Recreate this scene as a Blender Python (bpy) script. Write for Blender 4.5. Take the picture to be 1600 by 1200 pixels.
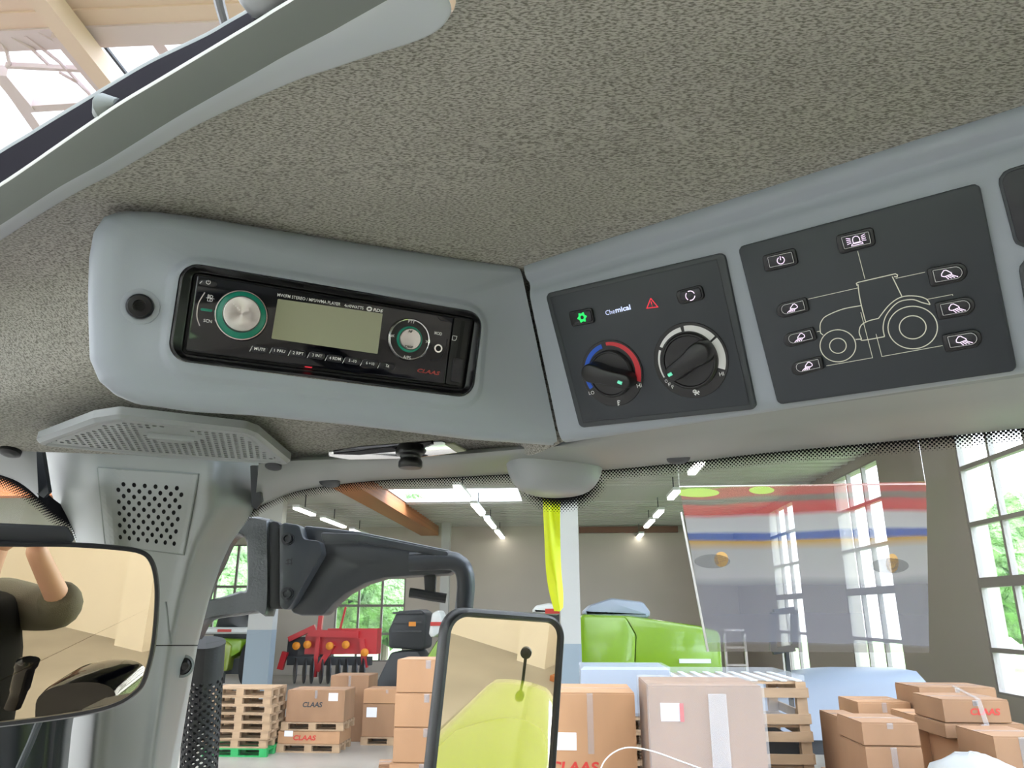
import bpy, math, random
import numpy as np
from mathutils import Vector
random.seed(5); np.random.seed(5)
S = bpy.context.scene
for o in list(bpy.data.objects): bpy.data.objects.remove(o)
# ---------------------------------------------------------------- camera
FPX = 1170.0; YAW = math.radians(3.9); PIT = math.radians(17.0)
CAM = np.array([0, 0, 2.5])
FW = np.array([-math.sin(YAW)*math.cos(PIT), math.cos(YAW)*math.cos(PIT), math.sin(PIT)])
RT = np.array([math.cos(YAW), math.sin(YAW), 0.0]); UP = np.cross(RT, FW)
cd = bpy.data.cameras.new('camera'); co = bpy.data.objects.new('camera', cd); S.collection.objects.link(co)
cd.sensor_width = 36; cd.lens = 36*FPX/1600; cd.clip_start = .01; cd.clip_end = 300
co.location = CAM; co.rotation_euler = (math.pi/2+PIT, 0, YAW); S.camera = co
# ---------------------------------------------------------------- world, exposure
wd = bpy.data.worlds.new('sky'); S.world = wd; wd.use_nodes = True
wn = wd.node_tree.nodes; wl = wd.node_tree.links
bg = wn['Background']; bg.inputs[1].default_value = 4.6
tc = wn.new('ShaderNodeTexCoord'); sx = wn.new('ShaderNodeSeparateXYZ'); rp = wn.new('ShaderNodeValToRGB')
wl.new(tc.outputs['Generated'], sx.inputs[0]); wl.new(sx.outputs[2], rp.inputs[0]); wl.new(rp.outputs[0], bg.inputs[0])
rp.color_ramp.elements[0].color = (.84, .86, .90, 1); rp.color_ramp.elements[1].color = (.80, .87, 1.0, 1)
# sky made brighter and bluer toward the right rear to light right-facing cab surfaces
dt = wn.new('ShaderNodeVectorMath'); dt.operation = 'DOT_PRODUCT'; dt.inputs[1].default_value = (.93, -.30, .22)
mr = wn.new('ShaderNodeMapRange'); mr.inputs[1].default_value = .25; mr.inputs[2].default_value = 1.0; mr.inputs[3].default_value = 3.6; mr.inputs[4].default_value = 18.0
mb_ = wn.new('ShaderNodeMapRange'); mb_.inputs[1].default_value = .45; mb_.inputs[2].default_value = .9
mxw = wn.new('ShaderNodeMix'); mxw.data_type = 'RGBA'; mxw.inputs[7].default_value = (.66, .78, 1.0, 1)
wl.new(tc.outputs['Generated'], dt.inputs[0]); wl.new(dt.outputs['Value'], mr.inputs[0]); wl.new(mr.outputs[0], bg.inputs[1])
wl.new(dt.outputs['Value'], mb_.inputs[0]); wl.new(mb_.outputs[0], mxw.inputs[0]); wl.new(rp.outputs[0], mxw.inputs[6]); wl.new(mxw.outputs[2], bg.inputs[0])
S.view_settings.view_transform = 'Standard'; S.view_settings.look = 'None'
S.view_settings.gamma = 1; S.view_settings.use_curve_mapping = False
S.view_settings.exposure = 0.53
S.cycles.use_denoising = True
try: S.cycles.denoiser = 'OPENIMAGEDENOISE'
except Exception: pass
S.cycles.max_bounces = 10; S.cycles.diffuse_bounces = 5; S.cycles.glossy_bounces = 4
S.cycles.transparent_max_bounces = 16; S.cycles.caustics_reflective = False; S.cycles.caustics_refractive = False
S.cycles.sample_clamp_indirect = 6
# ---------------------------------------------------------------- helpers
def ray(x, y): return FW + RT*(x-800)/FPX + UP*(600-y)/FPX
def P(x, y, d): return CAM + ray(x, y)*d
def PZ(x, y, z):                      # z relative to the camera height
    r = ray(x, y); return CAM + r*(z/r[2])
def PY(x, y, Y):
    r = ray(x, y); return CAM + r*(Y/r[1])
def PX(x, y, X):
    r = ray(x, y); return CAM + r*(X/r[0])
def nrm(v): v = np.asarray(v, float); return v/np.linalg.norm(v)
def cr(pts, n):                          # smooth resample of a list of vectors (centripetal-free Catmull-Rom)
    pts = [np.array(p, float) for p in pts]; out = []
    for i in range(len(pts)-1):
        p0 = pts[max(0, i-1)]; p1 = pts[i]; p2 = pts[i+1]; p3 = pts[min(len(pts)-1, i+2)]
        for k in range(n):
            t = k/n; out.append(.5*((2*p1)+(p2-p0)*t+(2*p0-5*p1+4*p2-p3)*t*t+(3*p1-p0-3*p2+p3)*t**3))
    return out+[pts[-1]]
class MB:
    def __init__(s): s.v = []; s.f = []
    def add(s, vs, fs):
        b = len(s.v); s.v += [tuple(map(float, p)) for p in vs]; s.f += [tuple(b+i for i in q) for q in fs]; return s
    def loft(s, rings, closed=True, cap0=False, cap1=False):
        n = len(rings[0]); vs = [p for r in rings for p in r]; fs = []
        m = n if closed else n-1
        for i in range(len(rings)-1):
            for j in range(m):
                k = (j+1) % n; fs.append((i*n+j, i*n+k, (i+1)*n+k, (i+1)*n+j))
        if cap0: fs.append(tuple(range(n))[::-1])
        if cap1: fs.append(tuple((len(rings)-1)*n+j for j in range(n)))
        return s.add(vs, fs)
    def grid(s, g): return s.loft(g, closed=False)
    def box(s, c, sx, sy, sz, ax=None, bev=0):
        c = np.array(c, float); A = np.eye(3) if ax is None else np.array(ax)
        if bev:
            rs = []
            for z, i in ((-1, bev), (-1, 0), (1, 0), (1, bev)):
                hz = sz/2 - (0 if i else bev); hx = sx/2-i; hy = sy/2-i
                rs.append([c+A[0]*a*hx+A[1]*b*hy+A[2]*z*hz for a, b in ((-1, -1), (1, -1), (1, 1), (-1, 1))])
            return s.loft(rs, cap0=True, cap1=True)
        vs = [c+A[0]*a*sx/2+A[1]*b*sy/2+A[2]*z*sz/2 for z in (-1, 1) for a, b in ((-1, -1), (1, -1), (1, 1), (-1, 1))]
        return s.add(vs, [(3, 2, 1, 0), (4, 5, 6, 7), (0, 1, 5, 4), (1, 2, 6, 5), (2, 3, 7, 6), (3, 0, 4, 7)])
    def bar(s, a, b, w, h=None, up=(0, 0, 1)):
        a = np.array(a, float); b = np.array(b, float); d = nrm(b-a); h = h or w
        x = np.cross(d, up); x = nrm(x) if np.linalg.norm(x) > 1e-4 else np.array([1., 0, 0]); y = np.cross(x, d)
        return s.box((a+b)/2, w, np.linalg.norm(b-a), h, (x, d, y))
    def tube(s, pts, r, n=12, cap=True, flat=None):
        pts = [np.array(p, float) for p in pts]; rs = []; x = None
        for i, p in enumerate(pts):
            d = nrm((pts[min(i+1, len(pts)-1)]-pts[max(i-1, 0)]))
            if x is None:
                x = np.cross(d, (0, 0, 1)); x = nrm(x) if np.linalg.norm(x) > .05 else np.array([1., 0, 0])
            x = nrm(x-d*(x@d)); y = np.cross(d, x); q = r[i] if isinstance(r, (list, tuple)) else r
            fx, fy = flat or (1, 1)
            rs.append([p+(x*math.cos(t)*fx+y*math.sin(t)*fy)*q for t in np.linspace(0, 2*math.pi, n, endpoint=False)])
        return s.loft(rs, cap0=cap, cap1=cap)
    def lathe(s, c, ax, prof, n=32, u=None, cap=True):
        ax = nrm(ax); u = np.cross(ax, (0.1, .3, 1)) if u is None else u; u = nrm(u); w = np.cross(ax, u)
        rs = [[np.array(c)+ax*h+(u*math.cos(t)+w*math.sin(t))*r for t in np.linspace(0, 2*math.pi, n, endpoint=False)] for r, h in prof]
        return s.loft(rs, cap0=cap, cap1=cap)
    def obj(s, name, m, parent=None, smooth=35, **k):
        me = bpy.data.meshes.new(name); me.from_pydata(s.v, [], s.f); me.update()
        return finish(name, me, m, parent, smooth, **k)
def finish(name, me, m, parent=None, smooth=35, label=None, cat=None, group=None, kind=None):
    me.materials.clear(); me.materials.append(m)
    if smooth:
        me.polygons.foreach_set('use_smooth', [True]*len(me.polygons)); me.set_sharp_from_angle(angle=math.radians(smooth))
    o = bpy.data.objects.new(name, me); S.collection.objects.link(o)
    if parent: o.parent = parent; o.matrix_parent_inverse.identity(); 
    if parent:
        pm = PW.get(parent.name, np.zeros(3)); o.location = [-x for x in pm]
    return tag(o, label, cat, group, kind)
PW = {}
def tag(o, label=None, cat=None, group=None, kind=None):
    for k, v in (('label', label), ('category', cat), ('group', group), ('kind', kind)):
        if v: o[k] = v
    return o
def thing(name, loc, label, cat, group=None):
    o = bpy.data.objects.new(name, None); S.collection.objects.link(o); o.location = loc; o.empty_display_size = .05
    PW[o.name] = np.array(loc, float); return tag(o, label, cat, group)
def struct(o): o['kind'] = 'structure'; return o
def srgb(c): return tuple(((x/255)/12.92 if x <= 10 else (((x/255)+.055)/1.055)**2.4) for x in c)
def mat(name, c, rough=.5, metal=0, spec=.5, bump=None, var=None, emit=None, coat=0, sheen=0, trans=None, aniso=0):
    m = bpy.data.materials.new(name); m.use_nodes = True; nt = m.node_tree; b = nt.nodes['Principled BSDF']
    c = srgb(c); b.inputs['Base Color'].default_value = (*c, 1); b.inputs['Roughness'].default_value = rough
    b.inputs['Metallic'].default_value = metal; b.inputs['Specular IOR Level'].default_value = spec
    b.inputs['Coat Weight'].default_value = coat; b.inputs['Coat Roughness'].default_value = .05
    if emit: b.inputs['Emission Color'].default_value = (*srgb(emit[0]), 1); b.inputs['Emission Strength'].default_value = emit[1]
    tcn = nt.nodes.new('ShaderNodeTexCoord')
    if bump:                              # (scale, strength, distance)
        n = nt.nodes.new('ShaderNodeTexNoise'); n.inputs['Scale'].default_value = bump[0]; n.inputs['Detail'].default_value = 3
        bp = nt.nodes.new('ShaderNodeBump'); bp.inputs['Strength'].default_value = bump[1]; bp.inputs['Distance'].default_value = bump[2]
        nt.links.new(tcn.outputs['Object'], n.inputs['Vector']); nt.links.new(n.outputs[0], bp.inputs['Height']); nt.links.new(bp.outputs[0], b.inputs['Normal'])
    if var:                               # (scale xyz, amount)
        mp = nt.nodes.new('ShaderNodeMapping'); mp.inputs['Scale'].default_value = var[0]
        n = nt.nodes.new('ShaderNodeTexNoise'); n.inputs['Scale'].default_value = 1; n.inputs['Detail'].default_value = 5
        r = nt.nodes.new('ShaderNodeValToRGB'); a = var[1]
        r.color_ramp.elements[0].position = .35; r.color_ramp.elements[1].position = .65
        r.color_ramp.elements[0].color = (*[x*(1-a) for x in c], 1); r.color_ramp.elements[1].color = (*[min(1, x*(1+a)) for x in c], 1)
        nt.links.new(tcn.outputs['Object'], mp.inputs[0]); nt.links.new(mp.outputs[0], n.inputs['Vector'])
        nt.links.new(n.outputs[0], r.inputs[0]); nt.links.new(r.outputs[0], b.inputs['Base Color'])
    if trans is not None:                 # share of light passing straight through
        tr = nt.nodes.new('ShaderNodeBsdfTransparent'); mx = nt.nodes.new('ShaderNodeMixShader'); mx.inputs[0].default_value = trans
        nt.links.new(b.outputs[0], mx.inputs[1]); nt.links.new(tr.outputs[0], mx.inputs[2]); nt.links.new(mx.outputs[0], nt.nodes['Material Output'].inputs[0])
    return m
M = {}
M['plastic'] = mat('grey textured plastic', (150, 157, 166), .42, bump=(1800, .12, .0004))
M['plastic2'] = mat('smooth grey plastic', (152, 156, 158), .33)
M['plastic4'] = mat('shade-toned grey plastic', (140, 144, 141), .36)  # smooth grey darkened to stand in for weaker light on pillar and header
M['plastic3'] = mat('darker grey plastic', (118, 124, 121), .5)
M['gloss_grey'] = mat('satin frame with sky sheen', (204, 209, 218), .2)  # lightened and blued to stand in for sky reflected in the hatch flange
M['darkgrey'] = mat('anthracite panel', (38, 44, 50), .42, bump=(2500, .05, .0003))
M['darkgrey2'] = mat('anthracite panel rim', (52, 57, 61), .45)
M['black'] = mat('black plastic', (18, 18, 20), .35)
M['blackm'] = mat('matt black plastic', (14, 14, 15), .6)
M['piano'] = mat('glossy black', (6, 7, 14), .07, spec=.45)
M['navy'] = mat('black key plastic', (17, 17, 26), .38)
M['chrome'] = mat('chrome', (225, 225, 225), .12, 1)
M['alu'] = mat('brushed aluminium', (200, 198, 196), .3, 1)
M['teal'] = mat('green light ring', (6, 104, 84), .3, emit=((6, 110, 86), .2))
M['lcd'] = mat('display', (150, 152, 128), .12, spec=.6)
M['white_print'] = mat('white print', (225, 225, 225), .5)
M['cream_print'] = mat('cream print', (222, 222, 205), .5)
M['lit'] = mat('backlit symbol', (235, 215, 240), .5, emit=((235, 210, 240), .7))
M['lit_green'] = mat('green symbol', (30, 200, 90), .5, emit=((20, 220, 90), .8))
M['mint'] = mat('pointer mark', (110, 215, 180), .5, emit=((110, 215, 180), .35))
M['lit_red'] = mat('red symbol', (225, 50, 70), .5, emit=((225, 40, 60), .4))
M['lit_blue'] = mat('lettering pale blue', (205, 215, 250), .5, emit=((205, 215, 250), .5))
M['red_print'] = mat('red print', (190, 50, 40), .5)
M['logo_red'] = mat('dim red print', (150, 48, 42), .5)
M['red'] = mat('red scale', (205, 52, 62), .5)
M['blue'] = mat('blue scale', (28, 90, 205), .5)
M['rubber'] = mat('black rubber seal', (20, 17, 24), .95, spec=.05)
M['screw'] = mat('black screw', (30, 30, 32), .3, .4)
M['cast'] = mat('painted cast iron', (44, 46, 48), .3, bump=(220, .6, .002), coat=.25)
M['steel_dark'] = mat('dark painted steel', (42, 45, 49), .38, bump=(400, .1, .0005))
M['concrete'] = mat('concrete floor', (148, 141, 131), .35, var=((.8, .8, 1), .12), spec=.4)
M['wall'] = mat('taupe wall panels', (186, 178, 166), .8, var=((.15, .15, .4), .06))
M['wall2'] = mat('backlit window wall', (146, 137, 127), .8)  # taupe darkened to stand in for the backlit side of this wall
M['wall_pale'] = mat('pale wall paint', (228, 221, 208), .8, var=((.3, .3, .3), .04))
M['ceil'] = mat('grey ceiling sheet', (188, 186, 180), .7)
M['column'] = mat('pale painted column', (172, 172, 167), .7)
M['column_b'] = mat('blue grey base paint', (130, 142, 149), .6)
M['timber'] = mat('glued timber beam', (165, 100, 55), .6, var=((.6, .1, 8), .2))
M['brown'] = mat('brown steel girder', (110, 62, 44), .6)
M['cream_steel'] = mat('cream roof steel', (205, 180, 160), .6)
M['pink_steel'] = mat('pale roof steel', (196, 180, 178), .6)
M['lamp'] = mat('lit tube', (255, 250, 240), .5, emit=((255, 250, 240), 7))
M['frame'] = mat('window frame paint', (126, 119, 112), .6)
M['glass'] = mat('thin window glass', (200, 215, 215), .02, trans=.93)
M['roofglass'] = mat('dimmed roof glazing', (215, 218, 220), .3, trans=.66)  # passes less daylight, set to dim the skylight
M['card'] = mat('cardboard', (172, 130, 94), .8, var=((3, 3, 1), .07))
M['card2'] = mat('brown cardboard', (148, 112, 82), .8, var=((3, 3, 1), .08))
M['wood'] = mat('pallet wood', (162, 134, 104), .8, var=((2, 8, 8), .15))
M['greenpal'] = mat('green pallet', (40, 150, 80), .5)
M['film'] = mat('stretch film', (225, 228, 232), .15, trans=.8)
M['sticker'] = mat('white sticker', (230, 230, 235), .6)
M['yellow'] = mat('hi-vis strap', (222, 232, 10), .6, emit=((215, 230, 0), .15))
M['lime'] = mat('green paint', (120, 158, 30), .25, coat=.4)
M['lime2'] = mat('yellow green paint', (128, 146, 32), .12, coat=1)
M['greyhood'] = mat('grey hood side', (120, 116, 106), .3)
M['white_paint'] = mat('white paint', (215, 218, 215), .4)
M['tyre'] = mat('tyre rubber', (32, 32, 34), .8)
M['machine_red'] = mat('red paint', (190, 40, 45), .4)
M['machine_orange'] = mat('orange paint', (225, 140, 30), .4)
M['machine_black'] = mat('black machine', (38, 42, 46), .5)
M['leaf'] = mat('tree leaves', (128, 165, 104), .8, var=((1.3, 1.3, 1.3), .5), bump=(4, 1, .5))
M['grass'] = mat('grass', (150, 178, 118), .9, var=((.3, .3, 1), .2))
M['bark'] = mat('bark', (110, 95, 80), .9)
M['tarp'] = mat('pale blue sheet', (146, 156, 170), .35)
M['bag'] = mat('clear plastic bag', (190, 193, 193), .3, trans=.4)
M['skin'] = mat('skin', (186, 148, 132), .5)
M['sleeve'] = mat('grey green sweater', (84, 82, 72), .9, bump=(300, .4, .002))
M['sweater'] = mat('black vest', (7, 7, 7), .95, spec=.1)
M['hair'] = mat('brown hair', (60, 44, 34), .8)
M['trouser'] = mat('dark trousers', (40, 44, 54), .9)
M['dot'] = mat('hole', (22, 22, 22), .9)
M['smoke'] = mat('dark tinted panel', (28, 34, 38), .2)
def fabric(name, ca, cb):
    m = bpy.data.materials.new(name); m.use_nodes = True; nt = m.node_tree; b = nt.nodes['Principled BSDF']; L = nt.links.new
    N = lambda t: nt.nodes.new(t)
    tcn = N('ShaderNodeTexCoord'); mp = N('ShaderNodeMapping'); mp.inputs['Rotation'].default_value = (0, 0, math.radians(-27)); mp.inputs['Scale'].default_value = (420, 1150, 650)
    n1 = N('ShaderNodeTexNoise'); n1.inputs['Scale'].default_value = 1; n1.inputs['Detail'].default_value = 2
    L(tcn.outputs['Object'], mp.inputs[0]); L(mp.outputs[0], n1.inputs['Vector'])
    n2 = N('ShaderNodeTexNoise'); n2.inputs['Scale'].default_value = 9; L(tcn.outputs['Object'], n2.inputs['Vector'])
    r = N('ShaderNodeValToRGB'); r.color_ramp.elements[0].position = .37; r.color_ramp.elements[1].position = .57
    r.color_ramp.elements[0].color = (*srgb(ca), 1); r.color_ramp.elements[1].color = (*srgb(cb), 1)
    L(n1.outputs[0], r.inputs[0])
    mx = N('ShaderNodeMix'); mx.data_type = 'RGBA'; mx.blend_type = 'MULTIPLY'; mx.inputs[0].default_value = .35
    L(r.outputs[0], mx.inputs[6]); L(n2.outputs[0], mx.inputs[7]); L(mx.outputs[2], b.inputs['Base Color'])
    bp = N('ShaderNodeBump'); bp.inputs['Strength'].default_value = .55; bp.inputs['Distance'].default_value = .0008
    L(n1.outputs[0], bp.inputs['Height']); L(bp.outputs[0], b.inputs['Normal'])
    b.inputs['Roughness'].default_value = .9; b.inputs['Specular IOR Level'].default_value = .2; b.inputs['Sheen Weight'].default_value = .25
    return m
M['fabric'] = fabric('woven headliner fabric', (118, 116, 107), (190, 187, 179))
def mirror_mat(name, c):
    m = bpy.data.materials.new(name); m.use_nodes = True; b = m.node_tree.nodes['Principled BSDF']
    b.inputs['Base Color'].default_value = (*srgb(c), 1); b.inputs['Metallic'].default_value = 1; b.inputs['Roughness'].default_value = .0; return m
M['mirror'] = mirror_mat('warm mirror glass', (255, 238, 205))
# ---------------- flat frames fitted to the photographed panels
class Frame:
    def __init__(s, O, u, v, n): s.O, s.u, s.v, s.n = map(lambda q: np.array(q, float), (O, u, v, n))   # n points to the driver
    def ab(s, x, y, h=0):
        r = ray(x, y); o = s.O+s.n*h; t = ((o-CAM)@s.n)/(r@s.n); q = CAM+r*t-o; return np.array([q@s.u, q@s.v])
    def pt(s, ab, h=0): return s.O+s.u*ab[0]+s.v*ab[1]+s.n*h
    def px(s, x, y, h=0): return s.pt(s.ab(x, y, h), h)
OA = CAM+np.array([-0.24130195, 0.42232309, 0.21563038]); uA = nrm([.895, .447, -.015]); nA = -nrm([-.427, .864, .267])
vA = nrm(np.cross(uA, nA)); vA = vA if vA[2] < 0 else -vA
FA = Frame(OA, uA, vA, nA)
J0 = FA.px(815, 412); J1 = FA.px(875, 697)
uB = nrm([.846, -.533, 0]); jd = nrm(J1-J0); nB = nrm(np.cross(uB, jd)); nB = nB if nB[1] < 0 else -nB
vB = nrm(np.cross(uB, nB)); vB = vB if vB[2] < 0 else -vB
FB = Frame(J0, uB, vB, nB)
def rpoly(pts, r, n=6):
    pts = [np.array(p, float) for p in pts]; out = []
    for i, p in enumerate(pts):
        a = pts[i-1]; b = pts[(i+1) % len(pts)]; rr = r[i] if isinstance(r, (list, tuple)) else r
        da = nrm(a-p); db = nrm(b-p); ang = math.acos(max(-1, min(1, da@db))); t = min(rr/math.tan(ang/2), .48*min(np.linalg.norm(a-p), np.linalg.norm(b-p)))
        rr = t*math.tan(ang/2); c = p+nrm(da+db)*rr/math.sin(ang/2); s0 = p+da*t-c; s1 = p+db*t-c
        for k in range(n+1):
            w = k/n; q = s0*(1-w)+s1*w; out.append(c+nrm(q)*rr)
    return out
def inset(poly, d):
    n = len(poly); c = sum(poly)/n; out = []
    for i, p in enumerate(poly):
        a = poly[i-1]; b = poly[(i+1) % n]; e = b-a
        q = np.array([-e[1], e[0]]); q = nrm(q) if np.linalg.norm(q) > 1e-9 else nrm(c-p)
        if q@(c-p) < 0: q = -q
        out.append(p+q*d)
    return out
def prism(mb, F, poly, h0, h1, bev=0):
    rs = [[F.pt(p, h0) for p in poly]]
    if bev: rs += [[F.pt(p, h1-bev) for p in poly], [F.pt(p, h1-bev*.3) for p in inset(poly, bev*.3)], [F.pt(p, h1) for p in inset(poly, bev)]]
    else: rs += [[F.pt(p, h1) for p in poly]]
    return mb.loft(rs, cap0=True, cap1=True)
def circ(c, r, n=40, a0=0, a1=2*math.pi, end=False): return [np.array(c)+r*np.array([math.cos(t), math.sin(t)]) for t in np.linspace(a0, a1, n, endpoint=end)]
def strokes(F, lines, w, h, close=False):      # lines of (a,b) points -> thin raised ribbons
    mb = MB()
    for ln in lines:
        ln = [np.array(p, float) for p in ln]
        L_, R_ = [], []
        for i, p in enumerate(ln):
            d0 = nrm(p-ln[i-1]) if i else None; d1 = nrm(ln[i+1]-p) if i < len(ln)-1 else None
            if i == 0: d = d1
            elif d1 is None: d = d0
            else: d = d0+d1; d = nrm(d) if np.linalg.norm(d) > .2 else d1
            k = 1 if (d0 is None or d1 is None) else 1/max(.5, abs(d@d1)); q = np.array([-d[1], d[0]])*w/2*k
            L_.append(F.pt(p+q, h)); R_.append(F.pt(p-q, h))
        mb.grid([L_, R_])
    return mb
TX = {}
def text(s, F, p0, p1, hp, m, parent, h=.0004, bold=0, shear=0, name='lettering', **kw):
    """text fitted between two picture points on the panel, hp = cap height in picture pixels"""
    key = (s, bold, shear)
    if key not in TX:
        c = bpy.data.curves.new('t', 'FONT'); c.body = s; c.size = 1; c.offset = bold; c.shear = shear; c.resolution_u = 2; c.extrude = 0
        o = bpy.data.objects.new('t', c); me = bpy.data.meshes.new_from_object(o)
        TX[key] = (np.array([v.co[:2] for v in me.vertices]), [tuple(p.vertices) for p in me.polygons])
        bpy.data.objects.remove(o); bpy.data.meshes.remove(me); bpy.data.curves.remove(c)
    V, fs = TX[key]; mn = V.min(0); mx = V.max(0)
    a = F.ab(*p0, h); b = F.ab(*p1, h); mid = ((p0[0]+p1[0])/2, (p0[1]+p1[1])/2); e = b-a; W = np.linalg.norm(e); e = e/W; q = np.array([e[1], -e[0]])
    if q[1] > 0: q = -q
    H = np.linalg.norm(F.ab(mid[0], mid[1]-hp/2, h)-F.ab(mid[0], mid[1]+hp/2, h)); c = (a+b)/2
    mb = MB(); vs = []
    for x, y in V:
        fx = (x-mn[0])/(mx[0]-mn[0])-.5; fy = (y-mn[1])/(mx[1]-mn[1])-.5; vs.append(F.pt(c+e*fx*W+q*fy*H, h))
    mb.add(vs, fs); return mb.obj(name, m, parent, 0, **kw)
def perf(F3, nx, ny, keep, hole, rh=.33, depth=.0015):
    """perforated sheet: F3(s,t,h)->3D; keep(i,j) inside; hole(i,j) has a hole. returns sheet mesh and dark bottoms"""
    mb = MB(); db = MB()
    for i in range(nx):
        for j in range(ny):
            if not keep(i, j): continue
            q = [F3(i+a, j+b, 0) for a, b in ((0, 0), (.5, 0), (1, 0), (1, .5), (1, 1), (.5, 1), (0, 1), (0, .5))]
            if not hole(i, j): mb.add(q, [tuple(range(8))]); continue
            an = [math.radians(t) for t in (225, 270, 315, 0, 45, 90, 135, 180)]
            r0 = [F3(i+.5+rh*math.cos(t), j+.5+rh*math.sin(t), 0) for t in an]
            r1 = [F3(i+.5+rh*math.cos(t), j+.5+rh*math.sin(t), -depth) for t in an]
            mb.loft([q, r0, r1]); db.add(r1, [tuple(range(8))])
    return mb, db
# ================================================================ HALL (large structure)
HY1 = 33.; XR = 7.2; HYR = -9.5; XL = -17.; ZC = 2.5+3.65
def holed(mb, org, au, av, U, V, holes, th, an):
    """rectangular wall with rectangular holes; org + au*u + av*v, thickness th along an"""
    us = sorted({U[0], U[1], *[h[0] for h in holes], *[h[1] for h in holes]}); vs_ = sorted({V[0], V[1], *[h[2] for h in holes], *[h[3] for h in holes]})
    org, au, av, an = map(lambda q: np.array(q, float), (org, au, av, an))
    for i in range(len(us)-1):
        for j in range(len(vs_)-1):
            cu = (us[i]+us[i+1])/2; cv = (vs_[j]+vs_[j+1])/2
            if any(h[0] < cu < h[1] and h[2] < cv < h[3] for h in holes): continue
            mb.box(org+au*cu+av*cv+an*th/2, us[i+1]-us[i], vs_[j+1]-vs_[j], th, (au, av, an))
    return mb
def grid_window(name, org, au, an, U, V, cols, rows, thick=(), fw=.07):
    org, au, an = map(lambda q: np.array(q, float), (org, au, an)); z = np.array([0, 0, 1.])
    t = thing(name, org+au*(U[0]+U[1])/2+z*V[0], None, None); struct(t)
    mb = MB()
    for k in range(cols+1):
        u = U[0]+(U[1]-U[0])*k/cols; w = fw*(1.6 if k in (0, cols) else 1)
        mb.box(org+au*u+z*(V[0]+V[1])/2+an*.06, w, V[1]-V[0], .1, (au, z, an))
    for r in [V[0], *rows, V[1]]:
        w = fw*(2.4 if r in thick else 1.1)
        mb.box(org+au*(U[0]+U[1])/2+z*r+an*.06, U[1]-U[0], w, .112, (au, z, an))
    mb.obj('window_frame', M['frame'], t, 0)
    MB().box(org+au*(U[0]+U[1])/2+z*(V[0]+V[1])/2+an*.06, U[1]-U[0], V[1]-V[0], .01, (au, z, an)).obj('pane', M['glass'], t, 0)
rw = [2.5+k for k in (-.6, .5, 1.5, 2.5)]
wins = [(24.2, 27.2, .1, 5.9), (17.5, 20.5, .1, 5.9), (10.95, 14.05, 1.2, 5.9), (4.0, 8.4, .4, 5.9), (-1.3, 3.1, .4, 5.9)]  # last two lie out of view, enlarged to light the cab
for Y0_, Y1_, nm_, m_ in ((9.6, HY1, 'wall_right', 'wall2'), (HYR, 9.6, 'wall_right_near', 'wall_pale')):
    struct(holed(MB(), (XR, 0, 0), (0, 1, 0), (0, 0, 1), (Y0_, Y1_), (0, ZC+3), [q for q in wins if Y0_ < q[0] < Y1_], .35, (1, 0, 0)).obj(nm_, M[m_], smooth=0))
for i, (a, b, c, d) in enumerate(wins):
    grid_window('window_%d' % (i+1), (XR, 0, 0), (0, 1, 0), (1, 0, 0), (a, b), (c, d), 3, [r for r in rw if r > c+.3], (3.0,))
bx0 = PY(522, 970, HY1)[0]; bx1 = PY(632, 970, HY1)[0]; cx0 = PY(300, 970, HY1)[0]; cx1 = PY(392, 970, HY1)[0]
bw = [(bx0, bx1, .55, 3.95), (cx0, cx1, 1.6, 5.4)]
struct(holed(MB(), (0, HY1, 0), (1, 0, 0), (0, 0, 1), (XL, XR), (0, ZC+.1), bw, .35, (0, 1, 0)).obj('wall_back', M['wall'], smooth=0))
grid_window('window_6', (0, HY1, 0), (1, 0, 0), (0, 1, 0), bw[0][:2], bw[0][2:], 3, [1.65, 2.8], (), .09)
grid_window('window_7', (0, HY1, 0), (1, 0, 0), (0, 1, 0), bw[1][:2], bw[1][2:], 3, [2.6, 3.6], (), .1)
struct(MB().box((XL-.15, (HYR+HY1)/2, (ZC+3)/2), .3, HY1-HYR, ZC+3).obj('wall_left', M['wall_pale'], smooth=0))
rwin = [(-15, -10.6, 1.0, 6.0), (-9.4, -5.0, 1.0, 6.0), (-3.8, .6, 1.0, 6.0)]  # unseen windows added behind the cab to light its consoles
w = holed(MB(), (0, HYR-.3, 0), (1, 0, 0), (0, 0, 1), (XL, XR), (0, ZC+3), rwin, .3, (0, 1, 0))
for i, q in enumerate(rwin): grid_window('window_%d' % (8+i), (0, HYR-.2, 0), (1, 0, 0), (0, 1, 0), q[:2], q[2:], 4, rw[1:])
struct(w.obj('wall_rear', M['wall_pale'], smooth=0))
struct(MB().box(((XL+XR)/2, (HYR+HY1)/2, -.1), XR-XL, HY1-HYR, .2).obj('floor', M['concrete'], smooth=0))
# ceiling in front (with one skylight slot and an unseen opening added to light the hall), glazed roof over the tractor
g = 17.; sl = (22.8, 25.6, PY(620, 755, 24)[0], PY(812, 755, 24)[0])
cm = MB(); holed(cm, (0, 0, ZC), (1, 0, 0), (0, 1, 0), (XL, XR), (11, HY1), [(sl[2], sl[3], sl[0], sl[1]), (XL+.8, -3.0, 11.5, 17.2)], .12, (0, 0, 1))
for k in range(44):
    y = 11.3+k*.5
    if sl[0]-.2 < y < sl[1]+.2 or y < 17.3: continue
    cm.box(((XL+XR)/2, y, ZC-.02), XR-XL, .12, .05)
struct(cm.obj('ceiling', M['ceil'], smooth=0))
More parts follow.
